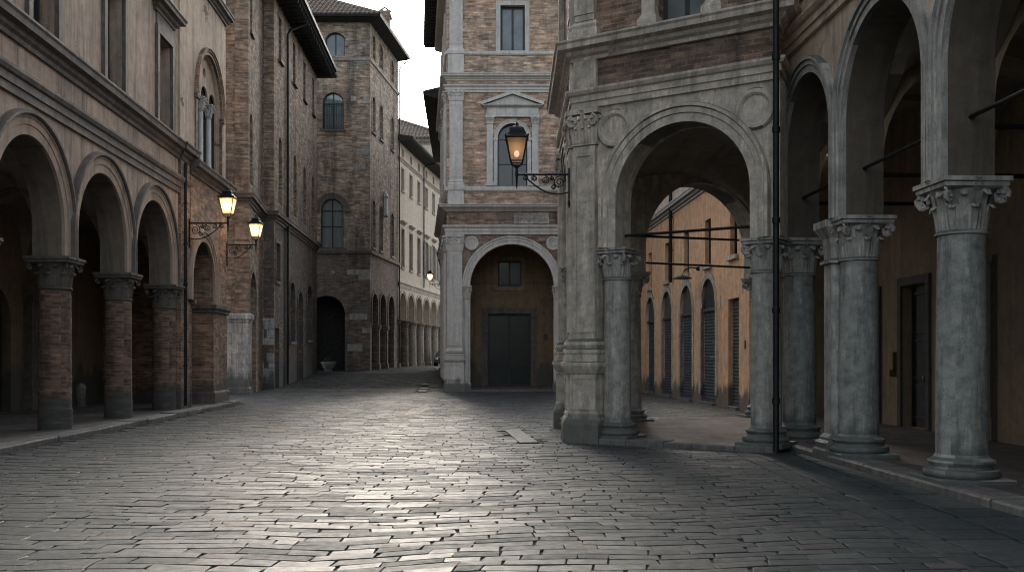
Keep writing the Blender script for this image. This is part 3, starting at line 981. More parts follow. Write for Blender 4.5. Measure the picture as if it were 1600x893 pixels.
window(FD, b4, grd[1], .35, .09, 1, (4.3,), 'wood', 'glass', None, (.18, .05, 'L2_base'), name='door')
door_leafs(FD, b4, D(50.95), D(52.2), -.1, 3.2, .3, panels=1)
MB().sweep([pB0, pB1, pB2], CORNICE(8.65, 9.1, .32)).build('cornice', M['L_stone'], b4)
m = MB(); m.sweep([pB0, pB1, pB2, (pB2[0] - 3, pB2[1] + .2)], [(-.02, EAVE2), (1.15, EAVE2 + .12), (1.2, EAVE2 + .2), (1.2, EAVE2 + .34), (-3.5, EAVE2 + 2.2), (-3.5, EAVE2)])
ro = m.build('roof', M['eave'], b4)
m = MB(FD)
for k in range(24):
    x = .3 + k * .62
    m.box(x - .05, x + .05, -1.08, 0, EAVE2 - .12, EAVE2 + .1)
m.build('rafters', M['eave'], ro)
m = MB(); m.sweep([pB1, pB2], [(1.18, EAVE2 + .2), (1.33, EAVE2 + .2), (1.36, EAVE2 + .34), (1.18, EAVE2 + .34)]); m.build('gutter', M['iron'], ro)
downpipe(FD, b4, D(54.2), -.1, gz(54) + .05, 19.2, .07, top=((D(54.3), -.2, 19.5), (D(55.2), -1.1, 20.2)))
m = MB(FD); m.quad((lend, 0, -.2), (lend, 6, -.2), (lend, 6, EAVE2), (lend, 0, EAVE2)); m.build('end_wall', M['L2_brick'], b4)
m = MB(FD); m.box(1.0, 13.5, .6, 5.5, 9.2, 20); m.build('core', M['dark'], b4)

# ================================================================== BRICK TOWER HOUSE
TZ = .72
tA0, tA1, tA2 = (-19.0, 70.0), (-9.99, 70.0), (-9.06, 79.3)
b5 = thing('brick_tower_house', 'tall brick corner house with tiled hip roof, chimney and curtained arched windows', 'building', (-13, 74, gz(74)))
FT = Fr(tA0[0], 70.0, 1, 0)
X = lambda px: (px - 800) * 70 / FOC - tA0[0]
Z70 = lambda py: 1.6 + (560 - py) * 70 / FOC
FS = Fr(*tA1, tA2[0] - tA1[0], tA2[1] - tA1[1])
lenS = math.hypot(tA2[0] - tA1[0], tA2[1] - tA1[1])
ET = 25.3
wt = arch_c(X(523.8), .69, 22.85, 24.1, 12, rise=.42)
wm = arch_c(X(520.5), .75, 17.7, 19.55, 14)
wl = arch_c(X(518.8), .8, 9.35, 12.05, 14)
ga = arch_c(X(510.5), 1.28, -.2, 4.75, 20)
m = MB(FT); m.wall(rect_c(0, tA1[0] - tA0[0], 9.2, ET), [wt, wm, wl, arch_c(X(480), .75, 17.7, 19.55, 12)], 0, .5); m.build('front_wall', M['T_brick'], b5)
m = MB(FT); m.wall(rect_c(0, tA1[0] - tA0[0], -.2, 9.197), [ga], 0, .7); m.build('front_base', M['T_base'], b5)
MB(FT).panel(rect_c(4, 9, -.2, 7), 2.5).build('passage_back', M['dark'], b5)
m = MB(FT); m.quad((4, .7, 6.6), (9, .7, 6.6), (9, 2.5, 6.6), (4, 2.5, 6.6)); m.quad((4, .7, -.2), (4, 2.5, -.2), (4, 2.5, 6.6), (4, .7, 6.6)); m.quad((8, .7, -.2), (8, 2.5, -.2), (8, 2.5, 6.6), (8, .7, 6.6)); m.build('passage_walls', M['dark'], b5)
w = window(FT, b5, wt, .2, .08, 1, (), 'frame', 'glass_pale', (.05, .1, .06, 'T_brick'), (.22, .03, 'T_brick'))
w = window(FT, b5, wm, .2, .07, 1, (19.55,), 'frame', 'clear', (.14, .13, .12, 'L_stone'), (.45, .025, 'L2_brick'), curtain=True)
m = MB(FT)
for k in range(1, 9): m.tube([(X(520.5) - .75 + k * .167, -.04, 17.7), (X(520.5) - .75 + k * .167, -.04, 19.4)], .012, 5)
for zz in (17.9, 18.7, 19.3): m.tube([(X(520.5) - .75, -.04, zz), (X(520.5) + .75, -.04, zz)], .012, 5)
m.build('grille', M['iron'], w)
w = window(FT, b5, wl, .22, .08, 1, (12.0, 10.9), 'frame', 'clear', (.25, .14, .14, 'L_stone'), None, curtain=True)
m = MB(FT); m.archsweep(X(518.8), 12.05, .85, 0, ARCHIV(.36, .14), 24); m.box(X(518.8) - 1.35, X(518.8) - .84, -.14, .01, 11.9, 12.05); m.box(X(518.8) + .84, X(518.8) + 1.35, -.14, .01, 11.9, 12.05)
m.build('hood', M['L_stone'], w, 35)
m = MB(FT); m.archsweep(X(510.5), 3.9, 1.3, .85, [(0, .02), (0, -.03), (.3, -.03), (.3, .02)], 24); m.build('archivolt', M['T_base'], b5, 35)
# pale stone blocks let into the brick
m = MB(FT)
for (p0, q0, p1, q1) in ((542, 421, 578.5, 429), (560, 429, 578.5, 437), (516, 422, 523, 427), (545, 490, 574, 499), (566, 512, 578.3, 520), (543, 537, 566, 548),
                         (556, 90, 577, 98), (548, 150, 557, 158), (563, 68, 572, 73), (560, 232, 577, 239), (554, 255, 571, 264), (549, 180, 555, 184), (505, 118, 512, 122), (568, 150, 577, 162)):
    MB(FT).box(X(p0), X(p1), -.022, .1, Z70(q1), Z70(q0)).build('stone_block', M['patch_stone'], b5)
# side towards the far street
S = lambda px: ((26436 / (955.6 - px)) - 70.0) * lenS / 9.3
sx = [S(583.8), S(595.5), S(612.8)]
hs = []
for x in sx:
    hs += [arch_c(x, .42, 22.95, 24.2, 10), arch_c(x, .45, 17.7, 19.8, 10), arch_c(x, .45, 9.5, 12.4, 10)]
ha = [arch_c(x, hw, -.2, 5.4, 14) for x, hw in ((S(585.5), .85), (S(598), .95), (S(611), 1.0))]
m = MB(FS); m.wall(rect_c(0, lenS, 9.2, ET), hs, 0, .4); m.build('side_wall', M['T_brick'], b5)
m = MB(FS); m.wall(rect_c(0, lenS, -.2, 9.197), ha, 0, .6); m.build('side_base', M['T_base'], b5)
for i, c in enumerate(hs):
    window(FS, b5, c, .2, .06, 1, (), 'frame', 'glass', None if i % 3 == 0 else (.12, .12, .12, 'L_stone'), (.16, .03, 'L2_brick'))
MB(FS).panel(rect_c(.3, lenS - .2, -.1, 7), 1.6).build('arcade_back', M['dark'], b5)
m = MB(FS)
for x, hw in ((S(585.5), .85), (S(598), .95), (S(611), 1.0)):
    MB(FS).archsweep(x, 3.9, hw, 1.5, [(0, .02), (0, -.05), (.2, -.05), (.2, .02)], 18).build('archivolt', M['T_base'], b5, 35)
m = MB(FS)
for x in ((S(585.5) + S(598)) / 2, (S(598) + S(611)) / 2):
    MB(FS).sqlathe(x, .2, .2, .25, [(.06, .6), (.06, 1.2), (0, 1.25), (0, 3.7), (.06, 3.75), (.1, 3.95), (.1, 4.05)]).build('pier', M['T_base'], b5)
m = MB(FS); x = S(596.5) + .9; m.sqlathe(x, -.1, .16, .1, [(0, 12.2), (.06, 12.25), (.06, 12.35), (0, 12.4), (0, 13.6), (.08, 13.7), (-.1, 14.2)]); m.build('niche_shrine', M['C_stone'], b5)
MB().sweep([tA0, tA1, tA2], [(0, 8.95), (.14, 9.0), (.18, 9.2), (0, 9.24)]).build('string_course', M['L_stone'], b5)
MB().sweep([tA0, tA1, tA2], [(0, 22.5), (.08, 22.52), (.1, 22.72), (0, 22.75)]).build('upper_string', M['cream_stone'], b5)
e0, e1, e2 = (tA0[0] - .9, 69.1), (tA1[0] + .75, 69.1), (tA2[0] + .85, 80.0)
m = MB(); m.sweep([tA0, tA1, tA2], [(0, ET - .1), (.8, ET + .02), (.8, ET + .22), (0, ET + .3)]); ev = m.build('eave', M['eave'], b5)
m = MB(); m.sweep([tA0, tA1, tA2], [(.8, ET + .05), (.93, ET + .05), (.97, ET + .27), (.8, ET + .27)]); m.build('gutter', M['iron'], ev)
zt = ET + .2; ra = (-14.4, 74.4, ET + 3.3)
m = MB()
tile_roof(m, (e0[0], e0[1], zt), (e1[0], e1[1], zt), (ra, (-16.5, 74.4, ET + 3.3)))
tile_roof(m, (e1[0], e1[1], zt), (e2[0], e2[1], zt), ((-14.0, 76.5, ET + 3.3), ra))
m.tube([(e1[0], e1[1], zt + .08), ra], .13, 8)
ro = m.build('roof', M['tile'], b5)
m = MB(); m.sqlathe(-9.75, 76.2, .42, .42, [(0, ET - .2), (0, ET + 2.3), (.1, ET + 2.35), (.12, ET + 2.5), (.02, ET + 2.52), (.02, ET + 2.8)]); m.build('chimney', M['T_brick'], b5)
m = MB(); m.tube([(-10.25, 76.2, ET + 2.8), (-9.75, 76.2, ET + 3.15), (-9.25, 76.2, ET + 2.8)], .09, 6); m.build('chimney_cap', M['tile'], b5)
downpipe(FS, b5, lenS - .05, -.1, gz(79) + .05, 24.6, .06, top=((lenS - .05, -.3, 24.9), (lenS - .1, -.85, 25.25)))
m = MB(); m.box(-18.9, -10.6, 70.8, 79, 9.4, 25); m.build('core', M['dark'], b5)

# ================================================================== CREAM CURVED HOUSE
eP = [(-9.06, 79.32)]
ang = .1225
yy = 79.32
while yy < 108:
    step = 3.13
    d = Vector((.112 + .0016 * (yy - 79) , 1)).normalized()
    eP.append((eP[-1][0] + d.x * step, eP[-1][1] + d.y * step)); yy += step
b6 = thing('cream_arcaded_house', 'cream plastered house curving away down the street over a low arcade', 'building', (-11, 88, gz(88)))
for i in range(len(eP) - 1):
    F = Fr(*eP[i], eP[i + 1][0] - eP[i][0], eP[i + 1][1] - eP[i][1])
    g = gz(eP[i][1])
    c = 1.56
    up = [rect_c(c - .48, c + .48, 15.2, 17.0), rect_c(c - .52, c + .52, 9.0, 12.1), rect_c(c - .3, c + .3, 17.95, 18.55)]
    ol = [(0, 4.75), (.42, 4.75)] + [(c + 1.14 * math.cos(PI - PI * k / 16), 5.8 + 1.14 * math.sin(PI - PI * k / 16)) for k in range(17)] + [(2.7, 4.75), (3.13, 4.75), (3.13, 19.05), (0, 19.05)]
    m = MB(F); m.wall(ol, up, 0, .55, edges=True); m.build('wall', M['cream'], b6)
    if i < 6:
        window(F, b6, up[0], .15, .06, 1, (), 'frame', 'glass', (.1, .12, .1, 'cream_stone'), (.1, .03, 'cream_stone'))
        w = window(F, b6, up[1], .15, .06, 1, (11.2,), 'frame', 'glass', (.1, .14, .12, 'cream_stone'), (.12, .04, 'cream_stone'))
        MB(F).sweep([(c - .75, 0), (c + .75, 0)], CORNICE(12.45, 12.72, .25)).build('hood', M['cream_stone'], w)
        window(F, b6, up[2], .12, .05, 0, (), 'frame', 'glass', None, (.06, .02, 'cream_stone'))
        if i >= 3:
            for s_ in (-1, 1):
                MB(F).box(c + s_ * .95 - .36, c + s_ * .95 + .36, -.07, -.02, 9.05, 12.0).build('shutter', M['shutter_w'], w)
    m = MB(F); m.archsweep(c, 4.75, 1.14, 1.05, ARCHIV(.24, .07), 18); m.build('archivolt', M['cream_stone'], b6, 35)
    m = MB(F); m.lathe(0.0, .28, [(.46, g - .1), (.46, g + .3), (.41, g + .35), (.39, 4.2), (.42, 4.23), (.42, 4.3), (.39, 4.32), (.5, 4.62), (.56, 4.66), (.56, 4.75)], 18)
    m.build('column', M['T_base'] if i < 2 else M['cream_stone'], b6, 40)
    MB(F).panel(rect_c(-1.2, 3.5, -.1, 7.8), 3.0).build('arcade_back', M['R_inner'], b6)
m = MB(); m.sweep(eP, ARCHITRAVE(7.35, 7.75, .16)); m.build('string_course', M['cream_stone'], b6)
m = MB(); m.sweep(eP, ARCHITRAVE(17.45, 17.72, .14)); m.build('upper_string', M['cream_stone'], b6)
m = MB(); m.sweep(eP, [(0, 18.95), (1.1, 19.05), (1.2, 19.15), (1.2, 19.28), (-4, 20.2), (-4, 19.0)]); m.build('roof', M['eave'], b6)
m = MB(); m.sweep(eP, [(-4.2, 9), (-.6, 9), (-.6, 19.0), (-4.2, 19.0)]); m.build('core', M['dark'], b6)
Fp = Fr(*eP[3], eP[4][0] - eP[3][0], eP[4][1] - eP[3][1])
downpipe(Fp, b6, .05, -.12, 7.9, 18.6, .06, top=((.1, -.4, 18.8), (.4, -1.1, 19.05)))

# ================================================================== FAR TILED HOUSE
b7 = thing('far_tiled_house', 'distant house whose tiled roof and pilastered top floor rise over the cream house', 'building', (-16, 118, gz(118)))
FF = Fr(-30, 115, 1, 0)
fz = 27.2
m = MB(FF); m.box(0, 22.6, 0, 14, 0, fz); m.build('wall', M['cream'], b7)
m = MB(FF); m.sweep([(0, 0), (22.6, 0), (22.6, 14)], CORNICE(fz - .9, fz - .3, .4)); m.build('cornice', M['cream_stone'], b7)
m = MB(FF)
for k in range(8):
    x = 22.3 - k * 2.9
    MB(FF).sqlathe(x, -.06, .3, .06, [(0, 20), (0, fz - 1.6), (.05, fz - 1.5), (.14, fz - 1.2)]).build('pilaster', M['cream_stone'], b7)
m = MB(FF)
tile_roof(m, (-30.6 + 0, 114.4, fz), (-6.9, 114.4, fz), ((-13.6, 121.5, fz + 4.0), (-24, 121.5, fz + 4.0)), pitch=.36, seg=.55) if False else None
m = MB()
tile_roof(m, (-30.6, 114.4, fz - .25), (-6.9, 114.4, fz - .25), ((-13.8, 121.2, fz + 3.3), (-24, 121.2, fz + 3.3)), pitch=.42, seg=.6)
tile_roof(m, (-6.9, 114.4, fz - .25), (-6.9, 129, fz - .25), ((-13.8, 122, fz + 3.3), (-13.8, 121.2, fz + 3.3)), pitch=.42, seg=.6)
m.tube([(-6.9, 114.4, fz - .1), (-13.8, 121.2, fz + 3.45)], .16, 8)
m.build('roof', M['tile'], b7)
m = MB(); m.tube([(-9.65, 119, fz), (-9.65, 119, fz + 4.3)], .035, 5)
for dz, wd in ((3.3, .35), (3.6, .28), (3.9, .2)): m.tube([(-9.65 - wd, 119, fz + dz), (-9.65 + wd, 119, fz + dz)], .02, 4)
m.build('antenna', M['iron'], b7)

# ================================================================== CENTRE PALAZZO
b8 = thing('pilastered_palazzo', 'tall narrow brick palazzo with pale stone pilasters, pedimented window and single arch', 'building', (0, 52, 0))
CW = 3.15
FM = Fr(0, 48, 1, 0)
K = 48 / FOC
CX = lambda px: (px - 800) * K
CZ = lambda py: 1.6 + (560 - py) * K
cpath = [(-4.25, 59.6), (-CW, 48), (CW, 48), (CW, 58)]
HC = 20.2
# ground tier
m = MB(FM)
ol = arcade_outline(-CW, CW, 5.1, 8.72, [(0, 2.02, 0)])
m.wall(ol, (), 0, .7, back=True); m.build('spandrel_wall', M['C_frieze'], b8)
for sx_ in (-1, 1):
    a, c = sorted((sx_ * CW, sx_ * 2.02))
    MB(FM).box(a, c, .002, .7, -.1, 5.097).build('pier', M['C_stone'], b8)
w1 = arch_c(.02, .72, 9.92, 12.22, 16)
w2 = rect_c(-.56, .62, 16.42, 18.6)
m = MB(FM); m.wall(rect_c(-CW, CW, 9.0, HC), [w1, w2], 0, .5); m.build('front_wall', M['C_brick'], b8)
FL = Fr(*cpath[0], cpath[1][0] - cpath[0][0], cpath[1][1] - cpath[0][1])
lenL = math.hypot(cpath[1][0] - cpath[0][0], cpath[1][1] - cpath[0][1])
sw = [rect_c(x - .5, x + .5, z0, z0 + 2.3) for x in (2.4, 5.8, 9.2) for z0 in (10.3, 16.4)] + [arch_c(x, .7, 1.2, 3.6) for x in (2.4, 5.8, 9.2)]
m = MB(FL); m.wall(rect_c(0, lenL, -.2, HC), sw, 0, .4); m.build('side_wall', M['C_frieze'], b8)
for c in sw: window(FL, b8, c, .2, .06, 1, (), 'frame', 'glass', (.12, .12, .12, 'C_stone'), (.14, .08, 'C_stone'))
FRt = Fr(CW, 48, 0, 1)
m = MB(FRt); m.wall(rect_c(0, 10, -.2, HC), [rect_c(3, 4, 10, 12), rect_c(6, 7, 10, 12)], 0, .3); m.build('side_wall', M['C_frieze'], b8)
def pil(F, x0, x1, zb, zc0, zc1, p=.1, parent=b8, mat='C_stone', ornate=True, recess=True):
    cx = (x0 + x1) / 2; hw = (x1 - x0) / 2
    m = MB(F); m.box(x0, x1, -p, .02, zb, zc0)
    if recess:
        c = rect_c(x0 + .0, x1 - .0, zb + .12, zc0 - .1)
        m.ring(c, _inset(c, .09), -p - .022, -p + .002)
    q = m.build('pilaster', M[mat], parent)
    if zc1 > zc0:
        m = MB(F)
        h = zc1 - zc0
        m.sqlathe(cx, -p / 2 + .01, hw, p / 2, [(.0, zc0), (.03, zc0 + .015), (.03, zc0 + .04), (0, zc0 + .07), (.01, zc0 + h * .5), (.07, zc1 - .2 * h)])
        m.sqlathe(cx, -p / 2 + .01, hw + .03, p / 2 + .03, [(0, zc1 - .2 * h), (.06, zc1 - .14 * h), (.06, zc1)])
        if ornate:
            for row, (hh, ou, ks) in enumerate(((.42, .06, (-.66, 0, .66)), (.68, .085, (-.98, -.33, .33, .98)))):
                for k in ks: leaf(m, cx + hw * k * .92, -p, zc0 + .06, 0, -1, hw * .62, h * hh, ou)
            for s_ in (-1, 1):
                spiral(m, cx + s_ * (hw - .02), -p - .07, zc1 - .34 * h, s_, -.25, .15 * h, .05 * h)
                for hh in (.45, .7): leaf(m, cx + s_ * hw, -p * .5, zc0 + .06, s_, 0, .12, h * hh, .07)
            leaf(m, cx, -p - .05, zc1 - .24 * h, 0, -1, hw * .5, h * .2, .05)
        m.build('capital', M[mat], q, 42)
    return q
for s_ in (-1, 1):
    a, c = (CX(699), CX(722.5)) if s_ < 0 else (-CX(722.5), -CX(699))
    pil(FM, a, c, 2.1, 6.75, 7.55, .14)
    m = MB(FM)
    cx = (a + c) / 2; hw = (c - a) / 2
    m.sqlathe(cx, -.05, hw, .1, [(.16, 0), (.16, .42), (.08, .5), (.08, 1.42), (.12, 1.46), (.17, 1.55), (.17, 1.6), (.1, 1.62), (.1, 1.74), (.12, 1.78), (.12, 1.84), (.05, 1.9), (.07, 1.98), (.0, 2.1)])
    cc = rect_c(cx - hw - .0, cx + hw + .0, .6, 1.36)
    m.ring(cc, _inset(cc, .06), -.252, -.22)
    m.build('pedestal', M['C_stone'], b8)
    # second and third tiers
    a2, c2 = (CX(702.5), CX(723)) if s_ < 0 else (-CX(723), -CX(702.5))
    pil(FM, a2, c2, 10.2, 13.97, 14.5, .12)
    m = MB(FM); m.sqlathe((a2 + c2) / 2, -.04, (c2 - a2) / 2, .1, [(.06, 9.0), (.06, 9.66), (.1, 9.7), (.1, 9.86), (.08, 9.88), (.08, 9.98), (.03, 10.06), (.05, 10.12), (0, 10.2)]); m.build('pedestal', M['C_stone'], b8)
    pil(FM, a2, c2, 16.6, HC - .9, HC - .3, .12)
    m = MB(FM); m.sqlathe((a2 + c2) / 2, -.04, (c2 - a2) / 2, .1, [(.06, 15.3), (.06, 16.2), (.1, 16.24), (.1, 16.4), (.03, 16.5), (0, 16.6)]); m.build('pedestal', M['C_stone'], b8)
    # return of the corner order on the flank
    # half columns carrying the arch
    hx = s_ * 2.2
    m = MB(FM); m.lathe(hx, .12, [(.18, .5), (.18, 4.45)], 18); m.sqlathe(hx, .12, .2, .22, [(.04, -.02), (.04, .34), (.02, .36), (.02, .42), (-.02, .5)])
    hc = m.build('column', M['C_stone'], b8, 40)
    capital(FM, hx, .12, 4.45, 5.1, .17, .27, hc, M['C_stone'])
    # roundels
    m = MB(FM); rx = s_ * 1.97 + .02
    m.lathe(0, 0, [(0.001, 0)] * 2, 3) if False else None
    m.archsweep(rx, 7.16, .24, 0, [(0, .01), (0, -.05), (.05, -.07), (.1, -.05), (.1, .01)], 24, full=True)
    m.panel([(rx + .25 * math.cos(2 * PI * i / 24), 7.16 + .25 * math.sin(2 * PI * i / 24)) for i in range(24)], -.02)
    if s_ > 0: m.archsweep(rx, 7.16, .12, 0, [(0, .0), (0, -.05), (.05, -.05), (.05, .0)], 20, full=True)
    m.build('roundel', M['C_stone'], b8, 35)
for k in range(3):
    pil(FL, lenL - .75 - k * 3.4, lenL - .15 - k * 3.4, .5, 6.75, 7.55, .12)
    pil(FL, lenL - .75 - k * 3.4, lenL - .15 - k * 3.4, 9.9, 13.97, 14.5, .12)
m = MB(FM); m.archsweep(0, 5.1, 2.02, 0, ARCHIV(.4, .13), 36); m.build('archivolt', M['C_stone'], b8, 35)
MB().sweep(cpath, ARCHITRAVE(7.58, 8.02, .2)).build('architrave', M['C_stone'], b8)
MB().sweep(cpath, CORNICE(8.7, 9.0, .42)).build('cornice', M['C_stone'], b8)
MB().sweep(cpath, [(0, 9.62), (.1, 9.66), (.14, 9.7), (.14, 9.86), (0, 9.9)]).build('sill_course', M['C_stone'], b8)
MB().sweep(cpath, ARCHITRAVE(14.42, 14.76, .18)).build('architrave', M['C_stone'], b8)
MB().sweep(cpath, CORNICE(14.98, 15.3, .32)).build('cornice', M['C_stone'], b8)
MB().sweep(cpath, [(0, 16.2), (.07, 16.22), (.1, 16.26), (.1, 16.38), (0, 16.41)]).build('sill_course', M['C_stone'], b8)
MB().sweep([(x * 1.0, y) for x, y in cpath], [(0, HC - .3), (.35, HC - .25), (.4, HC - .02), (0, HC)]).build('top_cornice', M['C_stone'], b8)
m = MB(); m.sweep(cpath, [(0, HC), (1.05, HC + .1), (1.05, HC + .25), (-3, HC + 1.6), (-3, HC)])
ro = m.build('roof', M['eave'], b8)
m = MB(FL)
for k in range(26): m.box(.1 + k * .45, .22 + k * .45, -1.0, 0, HC - .06, HC + .1)
m.build('rafters', M['eave'], ro)
# carved frieze block
m = MB(FM); m.box(CX(803), CX(858), -.03, .02, 8.1, 8.62)
random.seed(5)
for k in range(16):
    x = CX(806) + (CX(855) - CX(806)) * k / 15; leaf(m, x, -.03, 8.16 + random.uniform(0, .12), 0, -1, .11, .3, .05)
m.build('carved_panel', M['R_trim'], b8, 40)
# aedicule window
w = window(FM, b8, w1, .25, .06, 1, (12.2, 11.0), 'frame', 'glass')
m = MB(FM); m.archsweep(.02, 12.22, .72, 0, ARCHIV(.18, .09), 26); m.box(-.88, -.70, -.08, .02, 9.92, 12.1); m.box(.74, .92, -.08, .02, 9.92, 12.1); m.box(-.93, -.68, -.11, .02, 12.1, 12.22); m.box(.72, .97, -.11, .02, 12.1, 12.22); m.build('surround', M['C_stone'], w, 35)
for x in (-1.07, 1.12): pil(FM, x - .15, x + .15, 10.05, 12.88, 13.2, .14, w, recess=False)
m = MB(FM)
m.sqlathe(.025, -.04, 1.245, .06, [(0, 13.203), (.04, 13.22), (.04, 13.34), (0, 13.36), (0, 13.655)]); m.build('entablature', M['C_stone'], w); m = MB(FM)
for x in (-1.07, 1.12): MB(FM).box(x - .19, x + .19, -.17, .02, 9.9, 10.05).build('plinth', M['C_stone'], w)
m.sweep([(-1.3, 0), (-1.3, -.1), (1.35, -.1), (1.35, 0)], CORNICE(13.66, 13.8, .16))
m.add([(-1.3, -.1, 13.8), (1.35, -.1, 13.8), (.025, -.1, 14.3)], [(0, 1, 2)])
m.build('pediment', M['C_stone'], w)
for sgn, xa in ((1, -1.48), (-1, 1.53)):
    m = MB(FM); m.add([(xa, -.26, 13.78), (xa, -.26, 13.92), (.025, -.26, 14.47), (.025, -.26, 14.3), (xa, .02, 13.78), (xa, .02, 13.92), (.025, .02, 14.47), (.025, .02, 14.3)], [(0, 1, 2, 3), (1, 5, 6, 2), (0, 3, 7, 4), (0, 4, 5, 1)])
    m.build('raking_cornice', M['C_stone'], w)
w = window(FM, b8, w2, .2, .1, 1, (), 'frame', 'glass_pale', None, (.22, .06, 'C_stone'))
# porch inside the arch
m = MB(FM); door = rect_c(CX(762) * 51 / 48, CX(829.5) * 51 / 48, .22, 3.9); uw = rect_c(-.72, .48, 5.3, 6.6)
m.wall(rect_c(-2.8, 2.8, .15, 8.6), [door, uw], 3.0, .3); m.build('porch_wall', M['C_ochre'], b8)
m = MB(FM)
for s_ in (-1, 1): m.quad((s_ * 2.4, .7, .1), (s_ * 2.4, 3.0, .1), (s_ * 2.4, 3.0, 8.6), (s_ * 2.4, .7, 8.6))
m.build('porch_sides', M['C_ochre'], b8)
m = MB(FM); groin(m, -2.4, 2.4, .7, 3.0, 5.1, 0, 2.3); m.build('vault', M['vault'], b8, 35)
MB(FM).slab([(-3, .5), (3, .5), (3, 9), (-3, 9)], 8.4, 8.7).build('upper_floor', M['dark'], b8)
d = window(FM, b8, door, 3.1, .12, 1, (1.3,), 'wood', 'glass_dim', None, None, name='door')
MB(FM).ring(rect_c(door[0][0] - .3, door[1][0] + .3, .2, 4.2), door, 2.94, 3.01).build('surround', M['L_stone'], d)
w = window(FM, b8, uw, 3.1, .08, 1, (), 'wood', 'glass_dim', None, None)
MB(FM).ring(_inset(uw, -.22), uw, 2.95, 3.01).build('surround', M['R_inner'], w)
MB(FM).tube([(-2.02, .3, 5.25), (2.02, .3, 5.25)], .018, 6).build('tie_rod', M['iron'], b8)
MB(FM).box(1.62, 1.82, 2.93, 3.0, 2.55, 2.85).build('letter_box', M['frame_l'], b8)
MB(FM).box(-1.97, 1.97, -.1, .5, -.1, .1).build('step', M['kerb'], b8)
MB(FM).box(-2.4, 2.4, .502, 3.2, -.1, .19).build('porch_floor', M['tilefloor'], b8)
m = MB(FM); m.box(-2.9, 2.9, 3.4, 9.5, .2, HC); m.build('core', M['dark'], b8)

# ================================================================== HOUSE BEHIND THE CENTRE PALAZZO
dP = [(-5.25, 80.0), (-4.3, 59.75)]
b9 = thing('narrow_dark_house', 'dark house in line behind the pilastered palazzo, its eave jutting over the street', 'building', (-3, 70, gz(70)))
FG = Fr(*dP[0], dP[1][0] - dP[0][0], dP[1][1] - dP[0][1])
lenG = math.hypot(dP[1][0] - dP[0][0], dP[1][1] - dP[0][1])
hh = [rect_c(x - .5, x + .5, z0, z0 + 2.2) for x in (2.5, 6.5, 10.5, 14.5, 18.5) for z0 in (9.0, 13.2)] + [arch_c(x, .9, .7, 3.6) for x in (2.5, 6.5, 10.5, 14.5, 18.5)]
m = MB(FG); m.wall(rect_c(0, lenG, -.2, 17.4), hh, 0, .4); m.build('wall', M['L2_base'], b9)
for c in hh: window(FG, b9, c, .2, .07, 1, (), 'frame', 'glass', (.12, .12, .14, 'L_stone'))
MB(FG).sweep([(0, 0), (lenG, 0)], CORNICE(7.6, 8.0, .25)).build('cornice', M['L_stone'], b9)
m = MB(FG); m.sweep([(0, 0), (lenG, 0)], [(0, 17.3), (.25, 17.2), (1.05, 17.45), (1.05, 17.65), (-6, 19.5), (-6, 17.4)]); m.build('roof', M['eave'], b9)
m = MB(FG); m.box(0.02, lenG, .42, 8, -.2, 17.3); m.build('core', M['dark'], b9)

# ================================================================== RIGHT LOGGIA (stone corner with big arch)
A_, B_ = (1.2, 19.1), (4.5, 16.95)
D_ = (1.2, 23.6)
E_ = (6.9, 26.2)
b10 = thing('corner_loggia', 'grey stone corner loggia with one great arch, round medallions and stained brick frieze', 'building', (3.6, 21, 0))
FR = Fr(*A_, B_[0] - A_[0], B_[1] - A_[1])
lenR = math.hypot(B_[0] - A_[0], B_[1] - A_[1])
FE = Fr(*D_, 0, -1)
lenE = D_[1] - A_[1]
FK = Fr(*E_, D_[0] - E_[0], D_[1] - E_[1])       # rear side
lenK = math.hypot(D_[0] - E_[0], D_[1] - E_[1])
HR = 11.0
ACX, AR, AST = 2.2, 1.3, .87
def loggia_wall(F, L, acx, ar, ast, zs=3.68, top=6.36):
    m = MB(F)
    m.wall(arcade_outline(0.003, L - .003, zs, top, [(acx, ar, ast)]), (), 0, .6, back=True)
    m.build('arch_wall', M['R_stone'], b10)
    m = MB(F); m.archsweep(acx, zs, ar, ast, ARCHIV(.34, .12), 40); m.build('archivolt', M['R_stone'], b10, 35)
loggia_wall(FR, lenR, ACX, AR, AST)
loggia_wall(FE, lenE, 2.25, 1.3, .87)
RK = lenK / 2
kx = lenK * .42
loggia_wall(FK, lenK, kx, 1.7, .55)
wtop = rect_c(1.75, 2.68, 7.72, 10.2)
for F, L, hl in ((FR, lenR, [wtop]), (FE, lenE, [rect_c(1.8, 2.7, 7.9, 10.2)]), (FK, lenK, [])):
    MB(F).wall(rect_c(0.002, L - .002, 6.66, 7.28), (), .01, .3).build('frieze', M['R_frieze'], b10)
    MB(F).wall(rect_c(0.002, L - .002, 7.5, HR), hl, .03, .4).build('upper_wall', M['R_brick'], b10)
rp = [E_, D_, A_, B_, (5.0, 18.2)]
MB().sweep(rp, ARCHITRAVE(6.35, 6.7, .17)).build('architrave', M['R_stone'], b10)
MB().sweep(rp, CORNICE(7.25, 7.6, .38)).build('cornice', M['R_stone'], b10)
MB().sweep(rp, [(0, HR), (.7, HR + .05), (.7, HR + .2), (-2, HR + 1), (-2, HR)]).build('roof', M['eave'], b10)
m = MB(); m.slab([(1.3, 23.4), (1.3, 19.2), (4.5, 17.2), (5.2, 18.2), (6.8, 26.0)], 6.7, 6.9); m.build('upper_floor', M['vault'], b10)
w = window(FR, b10, wtop, .22, .07, 1, (), 'frame', 'glass_pale')
m = MB(FR)
for x0, x1 in ((1.45, 1.75), (2.68, 2.98)):
    m.sqlathe((x0 + x1) / 2, -.02, (x1 - x0) / 2 - .02, .1, [(.06, 7.6), (.06, 7.78), (.02, 7.84), (0, 7.9), (0, 10.2)])
m.build('surround', M['R_stone'], w)
